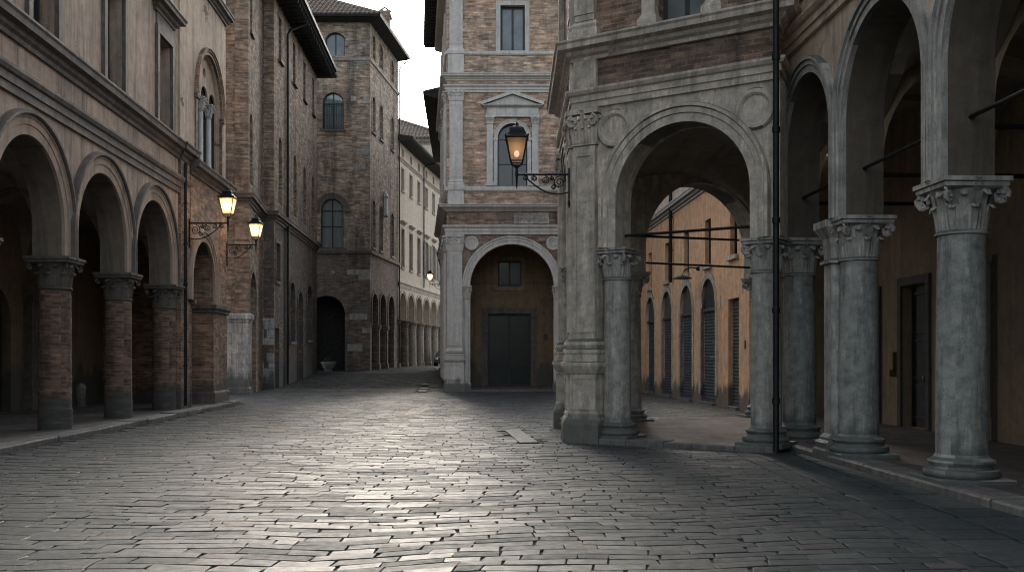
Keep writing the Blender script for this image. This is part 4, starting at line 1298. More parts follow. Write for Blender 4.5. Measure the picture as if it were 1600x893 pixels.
for rx in (.87, 3.58):
    m = MB(FR)
    m.archsweep(rx, 5.9, .235, 0, [(0, .01), (0, -.03), (.04, -.07), (.1, -.07), (.13, -.03), (.13, .01)], 32, full=True)
    m.panel([(rx + .25 * math.cos(2 * PI * i / 28), 5.9 + .25 * math.sin(2 * PI * i / 28)) for i in range(28)], -.015)
    m.build('medallion', M['R_stone'], b10, 35)
PED = [(.13, -.05), (.13, .36), (.11, .44), (.07, .5), (.07, .56), (.04, .6), (.04, 1.3), (.07, 1.33), (.12, 1.42), (.14, 1.47), (.14, 1.53), (.08, 1.55), (.08, 1.68), (.1, 1.71), (.1, 1.77), (.05, 1.8), (.08, 1.86), (.07, 1.92), (.0, 1.98)]
def corner_pil(F, x0, x1, up=True):
    pil(F, x0, x1, 1.98, 5.62, 6.32, .1, b10, 'R_stone')
    m = MB(F); m.box(x0 + .02, x1 - .02, .02, .6, 0, 3.68); MB(F).box(x0, x1, -.08, .02, 6.7, 7.25).build('frieze_block', M['R_stone'], b10); m.build('pier', M['R_stone'], b10)
    m = MB(F); cx, hw = (x0 + x1) / 2, (x1 - x0) / 2
    m.sqlathe(cx, .1, hw, .2, PED)
    c = rect_c(cx - hw - .035, cx + hw + .035, .64, 1.27)
    m.ring(c, _inset(c, .05), -.16, -.13)
    m.build('pedestal', M['R_stone'], b10)
    if up:
        pil(F, x0 + .03, x1 - .03, 8.0, HR, HR, .09, b10, 'R_stone')
        m = MB(F); m.sqlathe(cx, .05, hw, .13, [(.05, 7.55), (.05, 7.8), (.02, 7.86), (.04, 7.92), (-.01, 8.0)]); m.build('pedestal', M['R_stone'], b10)
corner_pil(FR, .02, .5)
corner_pil(FE, lenE - .52, lenE - .03)
corner_pil(FE, .03, .5)
cols = [(FR, .76, .3), (FR, 3.66, .3), (FE, .8, .3), (FE, lenE - .82, .3), (FK, kx - 1.95, .3), (FK, kx + 1.95, .3)]
for F, x, y in cols:
    column(F, x, y, .06, 3.08, 3.68, .265, .36, b10, (M['R_trim'], M['R_trim']))
for s_ in (0, 1):
    x0, x1 = ((.05, kx - 2.3), (kx + 2.3, lenK - .05))[s_]
    if x1 > x0: MB(FK).box(x0, x1, .02, .6, 0, 3.677).build('pier', M['R_stone'], b10)
# vault of the loggia
m = MB(); gv = []
P00, P10, P11, P01 = Vector((1.75, 19.5)), Vector((4.4, 17.75)), Vector((6.4, 25.4)), Vector((1.75, 23.4))
n = 18
for j in range(n + 1):
    for i in range(n + 1):
        u, v = i / n, j / n
        p = P00 * (1 - u) * (1 - v) + P10 * u * (1 - v) + P11 * u * v + P01 * (1 - u) * v
        a, c = 2 * u - 1, 2 * v - 1
        z = 3.68 + .8 + 1.6 * max(math.sqrt(max(0, 1 - a * a)), math.sqrt(max(0, 1 - c * c)))
        gv.append((p.x, p.y, z))
k = n + 1
m.add(gv, [(j * k + i, (j + 1) * k + i, (j + 1) * k + i + 1, j * k + i + 1) for j in range(n) for i in range(n)])
m.build('vault', M['vault'], b10, 30)
def bar(p, q): MB().tube([p, q], .026, 8).build('tie_rod', M['iron'], b10, 40)
q0, q1 = FR.w(.76, .35), FR.w(3.66, .35); bar((*q0, 3.93), (*q1, 3.93))
q0, q1 = FK.w(kx - 1.95, .3), FK.w(kx + 1.95, .3); bar((*q0, 3.93), (*q1, 3.93))
q0 = FR.w(.76, .55); bar((*q0, 3.97), (*FK.w(kx - 1.95, .5), 4.6))
dp = MB(FR).tube([(lenR + .13, -.41, .05), (lenR + .13, -.41, 3), (lenR + .13, -.41, 7.0), (lenR + .13, -.41, 11)], .052, 12).build('drainpipe', M['iron'], b10, 40)
for zz in (.9, 2.4, 3.9, 5.4, 6.6): MB(FR).lathe(lenR + .13, -.41, [(.054, zz - .05), (.068, zz - .045), (.068, zz + .045), (.054, zz + .05)], 12).build('pipe_collar', M['iron'], dp, 40)
MB(FR).box(lenR - .02, lenR + .06, .02, .3, 3.7, 6.36).build('pier', M['R_stone'], b10)

# ================================================================== RIGHT ARCADED WING
O2 = (4.93, 18.55)
FW = Fr(*O2, .042, -1)
b11 = thing('arcaded_wing', 'plastered wing carried on thick grey stone columns with tall dark arches, at the right', 'building', (*FW.w(8, 2), 0))
WC = [.32, 3.12, 6.35, 9.68, 13.0, 16.3]
ZW = 3.77
war = []
for i in range(len(WC) - 1):
    c = (WC[i] + WC[i + 1]) / 2; r = (WC[i + 1] - WC[i]) / 2 - .26
    war.append((c, r, 6.55 - ZW - r if i else 6.4 - ZW - r))
m = MB(FW)
m.wall(arcade_outline(0, 16.5, ZW, 13, war), [rect_c(c - .6, c + .6, 8.3, 10.6) for c, r, s_ in war], 0, .6, back=True, skip=True)
m.build('wall', M['R_plaster'], b11)
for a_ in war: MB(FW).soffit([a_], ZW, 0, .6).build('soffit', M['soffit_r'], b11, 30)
m = MB(FW)
for x in WC: m.quad((max(0, x - .26), 0, ZW + .004), (x + .26, 0, ZW + .004), (x + .26, .6, ZW + .004), (max(0, x - .26), .6, ZW + .004))
MB(FW).wall(rect_c(16.5, 32, 0, 13), (), 0, .4).build('wall', M['R_plaster'], b11)  # unseen blank wall added behind the camera to darken the right-hand paving
for i, (c, r, s_) in enumerate(war):
    m = MB(FW); m.archsweep(c, ZW, r, s_, ARCHIV(.26, .13), 40); m.build('archivolt', M['R_trim'], b11, 35)
    window(FW, b11, rect_c(c - .6, c + .6, 8.3, 10.6), .2, .07, 1, (), 'frame', 'glass', (.1, .12, .1, 'R_stone'), (.15, .06, 'R_stone'))
    if i < 4:
        x = WC[i]
MB(FW).sweep([(0, 0), (16.5, 0)], ARCHITRAVE(6.98, 7.35, .2)).build('string_course', M['R_plaster'], b11)
MB(FW).sweep([(0, 0), (16.5, 0)], CORNICE(7.75, 8.1, .3)).build('cornice', M['R_stone'], b11)
for i, x in enumerate(WC):
    column(FW, x, .32, .06, 3.1, ZW, .3, .42, b11, (M['R_smooth'], M['R_trim']), 36)
m = MB(FW); m.sqlathe(WC[1] - .36, .25, .16, .29, [(.14, -.05), (.14, .16), (.11, .2), (.12, .28), (.06, .32), (.06, .36), (0, .42), (0, 3.08), (.05, 3.1), (.05, 3.14), (.0, 3.18), (.02, 3.5), (.1, 3.62), (.13, 3.66), (.13, 3.768)])
m.build('pilaster', M['R_trim'], b11)
m = MB(FW)
DW = 3.85
wd = [(1.75, .62), (3.6, .6), (5.7, .62), (8.1, .7), (11.0, .7)]
# inner wall runs past the loggia to the lane
hd = [rect_c(-3.3, -2.1, .1, 3.2), rect_c(-5.6, -4.6, .1, 3.1), rect_c(-.7, .5, .1, 3.3), rect_c(2.0, 3.1, .1, 3.3), rect_c(4.6, 5.8, .1, 3.3), rect_c(8, 9.2, .1, 3.3)]
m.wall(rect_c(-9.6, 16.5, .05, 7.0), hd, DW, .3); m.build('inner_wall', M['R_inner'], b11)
for c in hd:
    d = door_leafs(FW, b11, c[0][0], c[1][0], .11, c[2][1], DW + .2, panels=2 if c[0][0] > -1 else 1)
    MB(FW).ring(rect_c(c[0][0] - .16, c[1][0] + .16, .06, c[2][1] + .18), c, DW - .06, DW + .01).build('surround', M['frame_l'], d)
m = MB(FW); m.box(-3.72, -3.6, DW - .1, DW, 1.35, 1.75); m.box(-3.7, -3.62, DW - .16, DW, 1.2, 1.35); m.build('bell_plate', M['brass'], b11)
m = MB(FW)
for i in range(len(WC) - 1): groin(m, WC[i] + .22, WC[i + 1] - .22, .6, DW, ZW, war[i][2], war[i][1])
m.build('vault', M['vault'], b11, 30)
for i, x in enumerate(WC):
    m = MB(FW); n = 20; c0 = (.6 + DW) / 2; rr = (DW - .62) / 2
    for sxx in (-1, 1):
        pts = [(.61, ZW)] + [(c0 + rr * math.cos(PI - PI * k / n), ZW + .9 + rr * math.sin(PI - PI * k / n)) for k in range(n + 1)] + [(DW, ZW), (DW, 6.9), (.61, 6.9)]
        tri = geometry.tessellate_polygon([[Vector((p[0], p[1], 0)) for p in pts]])
        m.add([(x + sxx * .24, p[0], p[1]) for p in pts], [tuple(t) for t in tri])
    for k in range(0, n + 2):
        a, c = pts[k], pts[k + 1]
        m.quad((x - .24, a[0], a[1]), (x + .24, a[0], a[1]), (x + .24, c[0], c[1]), (x - .24, c[0], c[1]))
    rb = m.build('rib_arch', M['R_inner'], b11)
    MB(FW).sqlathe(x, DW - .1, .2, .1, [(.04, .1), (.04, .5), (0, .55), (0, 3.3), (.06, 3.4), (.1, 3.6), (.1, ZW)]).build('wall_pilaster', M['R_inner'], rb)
    if i < len(WC) - 1: MB(FW).tube([(x + .25, .3, 4.5), (WC[i + 1] - .25, .3, 4.5)], .028, 8).build('tie_rod', M['iron'], b11, 40)
    MB(FW).tube([(x, .5, 4.45), (x, DW - .02, 4.45)], .035, 8).build('tie_rod', M['iron'], b11, 40)
MB(FW).slab([(0, .62), (16.5, .62), (16.5, 8), (-7.5, 8), (-7.5, 2.4), (0, 1.2)], 7.0, 7.2).build('upper_floor', M['vault'], b11)
m = MB(FW); m.quad((0, .01, 7.2), (0, 8, 7.2), (0, 8, 11.5), (0, .01, 11.5)); m.build('end_wall', M['R_plaster'], b11)
m = MB(FW); m.sweep([(0, 0), (16.5, 0)], [(0, 11.5), (.7, 11.55), (.7, 11.75), (-8, 13.5), (-8, 11.5)]); m.build('roof', M['eave'], b11)
MB().box(7.05, 9.2, 26.6, 26.9, 0, 7).build('cross_wall', M['R_inner'], b11)
MB(FW).box(16.5, 16.8, .5, 8, 0, 11.5).build('end_wall', M['R_plaster'], b11)

# ================================================================== ORANGE HOUSE beyond the loggia
OX = lambda px: 13055 / (px - 730)           # depth along the front for an image column
oy0, oy1 = 58.0, 28.2
FO = Fr(6.95 - .045 * (oy0 - 32), oy0, .045 * (oy0 - oy1) / (oy0 - oy1), -1)
S_ = lambda Y: (oy0 - Y) * 1.001
b12 = thing('orange_shop_house', 'orange plastered house with a row of closed roller shutters, seen through the loggia', 'building', (8.5, 42, 0))
doors = [(1008, 1025), (1032, 1052.5), (1060.6, 1084.8), (1092.8, 1121.8)]
dh = []; oh = []
for a, c in doors:
    x0, x1 = S_(OX(a)), S_(OX(c)); cx, hw = (x0 + x1) / 2, (x1 - x0) / 2 - .3
    dh.append((cx, hw)); oh.append(arch_c(cx, hw, .02, 3.35, 14))
x5 = (S_(OX(1137)) + S_(OX(1158))) / 2
rd = [rect_c(S_(32.0), S_(30.75), .02, 3.5), rect_c(S_(29.6), S_(28.5), .02, 3.5)]
nb = arch_c(S_(OX(998)), .75, .5, 3.0, 12)
ow = [rect_c(S_(y) - .42, S_(y) + .42, 4.85, 6.45) for y in (31.35, 34.7, 38.1, 41.8, 45.7, 49.5)]
ow2 = [rect_c(S_(y) - .45, S_(y) + .45, 9.0, 10.9) for y in (31.35, 34.7, 38.1, 41.8, 45.7, 49.5)]
m = MB(FO); m.wall(rect_c(0, S_(oy1), -.1, 7.6), oh + rd + [nb] + ow, 0, .45); m.build('wall', M['orange'], b12)
m = MB(FO); m.wall(rect_c(0, S_(oy1), 7.598, 13), ow2, .02, .4); m.build('upper_wall', M['cream'], b12)
MB(FO).sweep([(0, 0), (S_(oy1), 0)], CORNICE(7.5, 7.85, .3)).build('cornice', M['C_stone'], b12)
MB(FO).sweep([(0, 0), (S_(oy1), 0)], [(0, 13), (.8, 13), (.8, 13.2), (-6, 15), (-6, 13)]).build('roof', M['eave'], b12)
def shutter(x0, x1, z0, z1, y, marks=False):
    m = MB(FO); n = int((z1 - z0) / .055); pts = []
    for k in range(n + 1):
        z = z0 + (z1 - z0) * k / n
        pts.append((y + (.02 if k % 2 else -.012), z))
    v = []
    for yy_, z in pts: v += [(x0, yy_, z), (x1, yy_, z)]
    m.add(v, [(2 * k, 2 * k + 1, 2 * k + 3, 2 * k + 2) for k in range(n)])
    m.box(x0, x1, y - .03, y + .03, z0 - .05, z0 + .06)
    s_ = m.build('roller_shutter', M['shutter'], b12)
    MB(FO).box(x0 - .02, x1 + .02, -.12, y, .0, .1).build('threshold', M['kerb'], s_)
    if marks:
        m = MB(FO); random.seed(11)
        for (a, c) in ((.62, .36), (.42, .52), (.5, .53), (.58, .525), (.66, .53), (.74, .525), (.82, .53), (.66, .62), (.8, .7)):
            x = x0 + (x1 - x0) * a; z = z1 - (z1 - z0) * c
            m.box(x, x + .07, y - .02, y - .016, z, z + .05)
        m.build('paint_marks', M['paint_mark'], s_)
    return s_
for i, (cx, hw) in enumerate(dh):
    s_ = shutter(cx - hw, cx + hw, .12, 3.32, .12, i == 3)
    MB(FO).archsweep(cx, .3, hw, 3.05, [(0, .1), (0, -.03), (.24, -.03), (.24, .02)], 20).build('surround', M['R_stone'], s_)
    m = MB(FO)
    if i in (3,):
        hgt = hw
        for k in range(14):
            z = 3.45 + k * hw / 14.5; xx = math.sqrt(max(.01, hw * hw - (z - 3.35) ** 2)) - .03
            m.box(cx - xx, cx + xx, .07, .1, z, z + .035)
    m.panel(arch_c(cx, hw, 3.33, 3.35, 14), .11)
    m.box(cx - hw, cx + hw, .04, .16, 3.26, 3.36)
    m.build('lunette', M['shutter_w'], s_)
for c in rd: shutter(c[0][0], c[1][0], .12, 3.48, .16)
MB(FO).panel(nb, .4).build('niche', M['orange'], b12)
for c in ow: window(FO, b12, c, .14, .06, 1, (), 'frame', 'glass', (.14, .14, .12, 'R_stone'))
for c in ow2: window(FO, b12, c, .2, .06, 1, (), 'frame', 'glass', (.1, .12, .1, 'C_stone'))
downpipe(FO, b12, S_(40.5), -.12, 4.7, 12.6, .075)
m = MB(FO)
for (y, z) in ((33.0, 3.3), (30.4, 3.6), (35.6, 3.4), (40.1, 3.3)): MB(FO).box(S_(y) - .07, S_(y) + .07, -.02, .0, z, z + .4).build('number_plaque', M['plaque'], b12)
MB(FO).box(S_(30.0) - .05, S_(30.0) + .05, -.03, 0, 1.9, 2.15).build('bell_plate', M['brass'], b12)
m = MB(FO); m.box(0, S_(oy1), .5, 7, 0, 12.9); m.build('core', M['dark'], b12)
m = MB(FO); m.quad((S_(oy1), 0, -.1), (S_(oy1), 7, -.1), (S_(oy1), 7, 13), (S_(oy1), 0, 13)); m.build('end_wall', M['orange'], b12)
FN = Fr(2.6, 59.0, 1, 0)  # unseen wing added to close the lane and cut sky sheen on its ground
wn = [rect_c(x - .45, x + .45, z0, z0 + 1.7) for x in (1.2, 3.4) for z0 in (4.8, 8.6)] + [rect_c(1.6, 2.9, 0, 3)]
m = MB(FN); m.wall(rect_c(0, 6.0, -.2, 12), wn, 0, .3); m.build('added_lane_end', M['orange'], b12)
for c in wn: window(FN, b12, c, .14, .06, 1, (), 'frame', 'glass')
MB(FN).box(0, 6, .31, 5, 0, 12).build('added_lane_end_core', M['dark'], b12)
# dish lamp over the shutters
lx, ly = S_(36.0), 0
o = thing('wall_lamp', 'dark dish shaped wall lamp on the orange house, between shutters and windows', 'lamp', (*FO.w(lx, 0), 4.6))
m = MB(FO); m.lathe(lx, -.62, [(.02, 4.62), (.1, 4.6), (.33, 4.52), (.36, 4.49), (.33, 4.5), (.1, 4.57)], 20); m.build('dish_shade', M['eave'], o, 40)
m = MB(FO); m.tube([(lx, -.0, 4.85), (lx, -.3, 4.9), (lx, -.55, 4.78), (lx, -.62, 4.62)], .025, 7); m.lathe(lx, -.03, [(.07, 4.78), (.08, 4.8), (.08, 4.9), (.07, 4.92)], 8); m.build('arm', M['iron'], o, 40)

# ================================================================== STREET LAMPS
def street_lamp(label, at, ang, L, s, bulb, watts, drop=.46):
    o = thing('street_lamp', label, 'street lamp', at, 'wrought iron bracket lamps')
    F = Fr(at[0], at[1], math.cos(ang), math.sin(ang)); z = at[2]
    m = MB(F)
    m.box(0, .035, -.025, .025, z - drop - .12, z + .12)
    m.tube([(0, 0, z), (L, 0, z)], .024 * s, 8)
    m.tube([(.03, 0, z - drop)] + [(.03 + (L * .8) * t, 0, z - drop + (drop - .06) * (t ** 1.5) - .1 * math.sin(t * PI)) for t in (.12, .25, .38, .5, .62, .75, .88, 1)], .017 * s, 7)
    m.lathe(.017, 0, [(.01, z - drop - .3), (.03, z - drop - .22), (.012, z - drop - .12)], 8)
    br = m.build('bracket', M['iron'], o, 40)
    m = MB(F)
    kd = drop / .46
    for (cx, cz, R, d) in ((.2, -.2, .15, 1), (.46 * L, -.145, .105, -1), (.66 * L, -.1, .075, 1), (.84 * L, -.085, .07, -1), (.33 * L, -.1, .06, 1), (.31 * L, -.32, .07, -1)):
        spiral(m, cx, 0, z + cz * kd, d, 0, R * kd, .014 * s, 1.9, 22)
    m.build('scrollwork', M['iron'], br, 50)
    m = MB(F)
    m.lathe(L, 0, [(.004, z - .3 * s), (.018 * s, z - .24 * s), (.026 * s, z - .05 * s), (.04 * s, z), (.03 * s, z + .05 * s), (.024 * s, z + .12 * s), (.045 * s, z + .15 * s), (.03 * s, z + .2 * s)], 10)
    b0, t0, z0, z1 = .125 * s, .215 * s, z + .27 * s, z + .74 * s
    for sx in (-1, 1):
        for sy in (-1, 1):
            m.tube([(L, 0, z + .14 * s), (L + sx * .09 * s, sy * .09 * s, z + .2 * s), (L + sx * b0, sy * b0, z0)], .012 * s, 6)
            m.tube([(L + sx * b0, sy * b0, z0), (L + sx * t0, sy * t0, z1)], .013 * s, 6)
    for zz, hh_ in ((z0, b0), (z1, t0)):
        q = [(L - hh_, -hh_, zz), (L + hh_, -hh_, zz), (L + hh_, hh_, zz), (L - hh_, hh_, zz)]
        for i in range(4): m.tube([q[i], q[(i + 1) % 4]], .014 * s, 6)
    m.build('lantern_frame', M['iron'], o, 40)
    m = MB(F)
    m.sqlathe(L, 0, .0, .0, [(.215 * s, z1), (.245 * s, z1 + .005), (.245 * s, z1 + .025 * s), (.2 * s, z1 + .06 * s), (.13 * s, z1 + .15 * s), (.13 * s, z1 + .19 * s), (.15 * s, z1 + .2 * s), (.09 * s, z1 + .25 * s), (.05 * s, z1 + .27 * s)])
    m.lathe(L, 0, [(.05 * s, z1 + .26 * s), (.03 * s, z1 + .29 * s), (.045 * s, z1 + .31 * s), (.004, z1 + .36 * s)], 10)
    for sx in (-1, 1):
        for sy in (-1, 1): m.lathe(L + sx * .235 * s, sy * .235 * s, [(.018 * s, z1 + .02), (.022 * s, z1 + .045 * s), (.004, z1 + .07 * s)], 7)
    m.build('lantern_roof', M['iron'], o, 40)
    e = .004
    for (ax_, ay_) in ((0, -1), (1, 0), (0, 1), (-1, 0)):
        m = MB(F); px_, py_ = -ay_, ax_
        m.quad((L + ax_ * (b0 - e) - px_ * (b0 - e), ay_ * (b0 - e) - py_ * (b0 - e), z0), (L + ax_ * (b0 - e) + px_ * (b0 - e), ay_ * (b0 - e) + py_ * (b0 - e), z0),
               (L + ax_ * (t0 - e) + px_ * (t0 - e), ay_ * (t0 - e) + py_ * (t0 - e), z1), (L + ax_ * (t0 - e) - px_ * (t0 - e), ay_ * (t0 - e) - py_ * (t0 - e), z1))
        m.build('glass_pane', M['lampglass'], o)
    m = MB(F); R = .055 * s; zc = z0 + .16 * s
    m.lathe(L, 0, [(R * math.sin(PI * k / 8) + .0005, zc - R * 1.3 * math.cos(PI * k / 8)) for k in range(9)], 12)
    m.build('bulb', M[bulb], o, 60)
    ld = bpy.data.lights.new('lamp_light', 'POINT'); ld.energy = watts; ld.color = (1, .64, .34); ld.shadow_soft_size = .04
    lo = bpy.data.objects.new('lamp_light', ld); COL.objects.link(lo); lo.parent = o
    wx, wy = F.w(L, 0)
    lo.location = (wx - at[0], wy - at[1], z0 + .30 * s - at[2])
    return o
p = L1.w(endx + .2, -.09); street_lamp('lit lantern on a scrolled bracket beside the brick house arch, nearer of the left pair', (*p, 5.7), 0, 1.18, 1.0, 'bulb', 14)
p = L1.w(B1 - .12, -.11); street_lamp('brightly lit lantern on the far corner of the brick house, past the three light window', (*p, 5.6), 0, 1.03, .96, 'bulb', 14)
street_lamp('dim lantern on a long bracket from the grey stone corner loggia', (1.11, 19.1, 5.13), PI, 1.02, .92, 'bulb_dim', .6, .34)
street_lamp('tiny lit lantern far down the street on the dark house wall', (-5.05, 75, 7.25), PI, 1.13, .95, 'bulb', 30)

# ================================================================== GROUND
def ground():
    ys = [-60, 0, 47, 52, 57, 61, 65, 72, 80, 100, 200, 700]
    v = []; f = []
    for y in ys: v += [(-300, y, gz(y) - .017), (300, y, gz(y) - .017)]
    f = [(2 * i, 2 * i + 1, 2 * i + 3, 2 * i + 2) for i in range(len(ys) - 1)]
    m = MB(); m.add(v, f)
    tag(m.build('ground', M['joint']), 'dark earth bed under and around the paving stones', 'ground', kind='structure')
ground()

def warp(u, v):
    """courses of setts run slightly fan shaped across the square"""
    t = u + 1.7
    g = (.34 * t if t > 0 else -.16 * t)
    g *= math.exp(-abs(t) / 9.0)
    fade = 1 / (1 + math.exp((v - 17) / 3.5))
    w_ = .10 * math.sin(u * .9 + v * .35) + .06 * math.sin(u * 2.3 - v * .6) + .022 * math.sin(u * 5.1 + v * 2.3) + .012 * math.sin(u * 11.3 - v * 4.1)
    return (u + .05 * math.sin(v * 1.7), v + g * fade + w_)

def paving():
    rnd = np.random.RandomState(4)
    V = []; Fc = []; T = []
    def stone(c, tone, h):
        """c: four plan corners; a slightly domed sett with rounded rim"""
        c = [Vector(p) for p in c]
        cen = (c[0] + c[1] + c[2] + c[3]) / 4
        ring = []
        for i in range(4):
            p, a, d = c[i], c[i - 1], c[(i + 1) % 4]
            ka = .02 + .03 * rnd.rand(); kd = .008 + .014 * rnd.rand()
            if i % 2: ka, kd = kd, ka
            ring.append(p + (a - p) * ka); ring.append(p + (d - p) * kd)
        b_ = len(V); z = gz(cen.y)
        tx, ty = rnd.normal(0, .002), rnd.normal(0, .0038)
        def put(p, dz): V.append((p.x, p.y, z + dz + (p.x - cen.x) * tx + (p.y - cen.y) * ty)); T.append(tone + (0.0 if dz < -.015 else 1.0,))
        for p in ring: put(p, -.02)
        for p in ring: put(cen + (p - cen) * .999, h - .003)
        for p in ring: put(cen + (p - cen) * .982, h)
        put(cen, h + .0015)
        n = 8
        for i in range(n):
            j = (i + 1) % n
            Fc.append((b_ + i, b_ + j, b_ + n + j, b_ + n + i))
            Fc.append((b_ + n + i, b_ + n + j, b_ + 2 * n + j, b_ + 2 * n + i))
            Fc.append((b_ + 2 * n + i, b_ + 2 * n + j, b_ + 3 * n))
    def xl(y): return -8.55 - .055 * (y - 17.9) if y < 36 else (-12.8 if y < 52 else -13.6 if y < 68 else -10.6 + .1 * (y - 70))
    def xr(y):
        if y < 17: return 3.9 + .03 * (y - 12.4)
        if y < 24: return 6.9
        if y < 58: return 7.3
        return -3.0 - .07 * (y - 60)
    slabs = [((-.12, 23.3), (-.02, 23.3), (.62, 17.95), (.25, 17.95))]
    strip1 = (Vector((0.0, 22.4)), Vector((.33, 18.9)), .36)
    strip2 = (Vector((-4.9, 56.5)), Vector((-4.3, 47.6)), .38)
    def blocked(p):
        for a, c, w_ in (strip1, strip2):
            d = c - a; t = (p - a).dot(d) / d.dot(d)
            if -.02 < t < 1.02 and abs((p - a).x * d.y - (p - a).y * d.x) / d.length < w_ * .5 + .03: return True
        return False
    v = 4.2
    while v < 106:
        h = rnd.uniform(.175, .235) if v < 48 else rnd.uniform(.3, .42)
        lo, hi = -16, 9
        u = lo + rnd.rand() * .4
        while u < hi:
            L = rnd.uniform(.32, .58)
            if rnd.rand() < .12: L *= .6
            x, y = warp(u + L / 2, v + h / 2)
            if xl(y) < x < xr(y) and not blocked(Vector((x, y))) and abs(x) < .56 * y + 1.5:
                g = .006; gv_ = .0095
                j = lambda: rnd.normal(0, .0065)
                sk = rnd.normal(0, .010)
                c = [warp(u + g + j(), v + gv_ + j() * .6), warp(u + L - g + j(), v + gv_ + j() * .6), warp(u + L - g + j() + sk, v + h - gv_ + j() * .6), warp(u + g + j() + sk, v + h - gv_ + j() * .6)]
                stone(c, (rnd.rand() ** 1.2, rnd.rand(), rnd.rand()), rnd.uniform(-.003, .004))
            u += L
        v += h
    # larger slabs along the right-hand arcade
    y = 5.0
    while y < 16.6:
        h = rnd.uniform(.5, .75)
        x0 = 3.64 + .03 * (y - 12.4)
        for (a, c) in ((x0, x0 + .3), (x0 + .31, x0 + .31 + .62), (x0 + .94, x0 + 1.75)):
            c_ = min(c, 5.2); sl = -.03
            stone([(a + .012, y + .014 + sl), (c_ - .012, y + .014), (c_ - .012 - .03, y + h - .014), (a + .012 - .03, y + h - .014 + sl)], (.85 * rnd.rand(), rnd.rand() * .8, rnd.rand()), rnd.uniform(.008, .013))
        y += h
    for a, c, w_ in (strip1, strip2):
        d = (c - a); L = d.length; d.normalize(); nrm = Vector((-d.y, d.x)) * (w_ / 2)
        k = 3
        for i in range(k):
            p, q = a + d * (L * i / k + .01), a + d * (L * (i + 1) / k - .01)
            stone([p + nrm, q + nrm, q - nrm, p - nrm], (.75, .3, .4), .016)
    me = bpy.data.meshes.new('paving')
    me.from_pydata(V, [], Fc)
    at = me.color_attributes.new('tone', 'FLOAT_COLOR', 'POINT')
    arr = np.array(T, dtype=np.float32)
    at.data.foreach_set('color', arr.ravel())
    me.materials.append(M['paving'])
    # faces must look up
    me.update()
    import bmesh
    bm = bmesh.new(); bm.from_mesh(me); bmesh.ops.recalc_face_normals(bm, faces=bm.faces)
    for f_ in bm.faces:
        if f_.normal.z < -.3: f_.normal_flip()
    bm.to_mesh(me); bm.free()
    o = bpy.data.objects.new('paving', me); COL.objects.link(o)
    tag(o, 'worn grey stone setts paving the street and square in uneven courses', 'paving', kind='structure')
paving()

# raised arcade pavements and kerbs
m = MB(L1); m.slab([(xs0, -.1), (LX(35.2), -.1), (LX(35.2), 4.6), (xs0, 4.6)], -.2, .115)
tag(m.build('arcade_pavement', M['floor_dark']), 'dark stone pavement inside the left brick column arcade', 'pavement', kind='structure')
m = MB(L1)
random.seed(9); x = xs0
while x < LX(35.1):
    L = random.uniform(.9, 1.7); x1 = min(x + L, LX(35.2))
    dz = random.uniform(-.015, .012); dy = random.uniform(-.03, .03)
    m.add([(x + .006, -.5 + dy, -.1), (x1 - .006, -.5 + dy, -.1), (x1 - .006, -.5 + dy, .09 + dz), (x + .006, -.5 + dy, .09 + dz), (x + .006, -.48 + dy, .118 + dz), (x1 - .006, -.48 + dy, .118 + dz), (x1 - .006, -.102, .12 + dz), (x + .006, -.102, .12 + dz), (x + .006, -.102, -.1), (x1 - .006, -.102, -.1)],
          [(0, 1, 2, 3), (3, 2, 5, 4), (4, 5, 6, 7), (0, 3, 4, 7, 8), (1, 9, 6, 5, 2)])
    x = x1
tag(m.build('kerb', M['kerb']), 'worn stone kerb along the left brick column arcade', 'kerb', kind='structure')
m = MB(); m.slab([(1.15, 19.05), (4.42, 16.92), (4.9, 17.7), (6.9, 26.0), (1.15, 23.6)], -.2, .1)
tag(m.build('loggia_floor', M['tilefloor']), 'terracotta tiled floor under the great loggia arch', 'floor', kind='structure')
m = MB(); m.slab([(4.9, 17.7), (5.6, 2.2), (9.2, 2.2), (8.9, 26.8), (6.9, 26.0)], -.2, .098)
tag(m.build('arcade_pavement', M['floor_dark']), 'dark stone pavement behind the thick grey columns of the right arcade', 'pavement', kind='structure')
def kerb_run(pts, label):
    m = MB()
    for (a, c) in zip(pts, pts[1:]):
        F = Fr(*a, c[0] - a[0], c[1] - a[1]); m2 = MB(F); L = math.hypot(c[0] - a[0], c[1] - a[1]); x = 0
        while x < L - .05:
            x1 = min(L, x + random.uniform(.9, 1.6)); dz = random.uniform(-.008, .008); dy = random.uniform(-.015, .015)
            m2.add([(x + .004, -.14 + dy, -.1), (x1 - .004, -.14 + dy, -.1), (x1 - .004, -.14 + dy, .085 + dz), (x + .004, -.14 + dy, .085 + dz), (x + .004, -.12 + dy, .108 + dz), (x1 - .004, -.12 + dy, .108 + dz), (x1 - .004, .3, .112 + dz), (x + .004, .3, .112 + dz)],
                   [(0, 1, 2, 3), (3, 2, 5, 4), (4, 5, 6, 7), (0, 3, 4, 7), (1, 6, 5, 2)])
            x = x1
        m.v, base = m.v + m2.v, len(m.v)
        m.f += [[i + base for i in f] for f in m2.f]; m.uv += m2.uv
    tag(m.build('kerb', M['kerb']), label, 'kerb', kind='structure')
kerb_run([FR.w(.55, -.05), FR.w(lenR + .05, -.05)], 'pale stone step across the front of the great loggia arch')
kerb_run([FW.w(.6, -.02), FW.w(16, -.02)], 'pale stone kerb along the right arcade of thick grey columns')
kerb_run([(6.75, 26.1), (2.2, 24.05)], 'pale stone step at the back of the loggia towards the orange house')

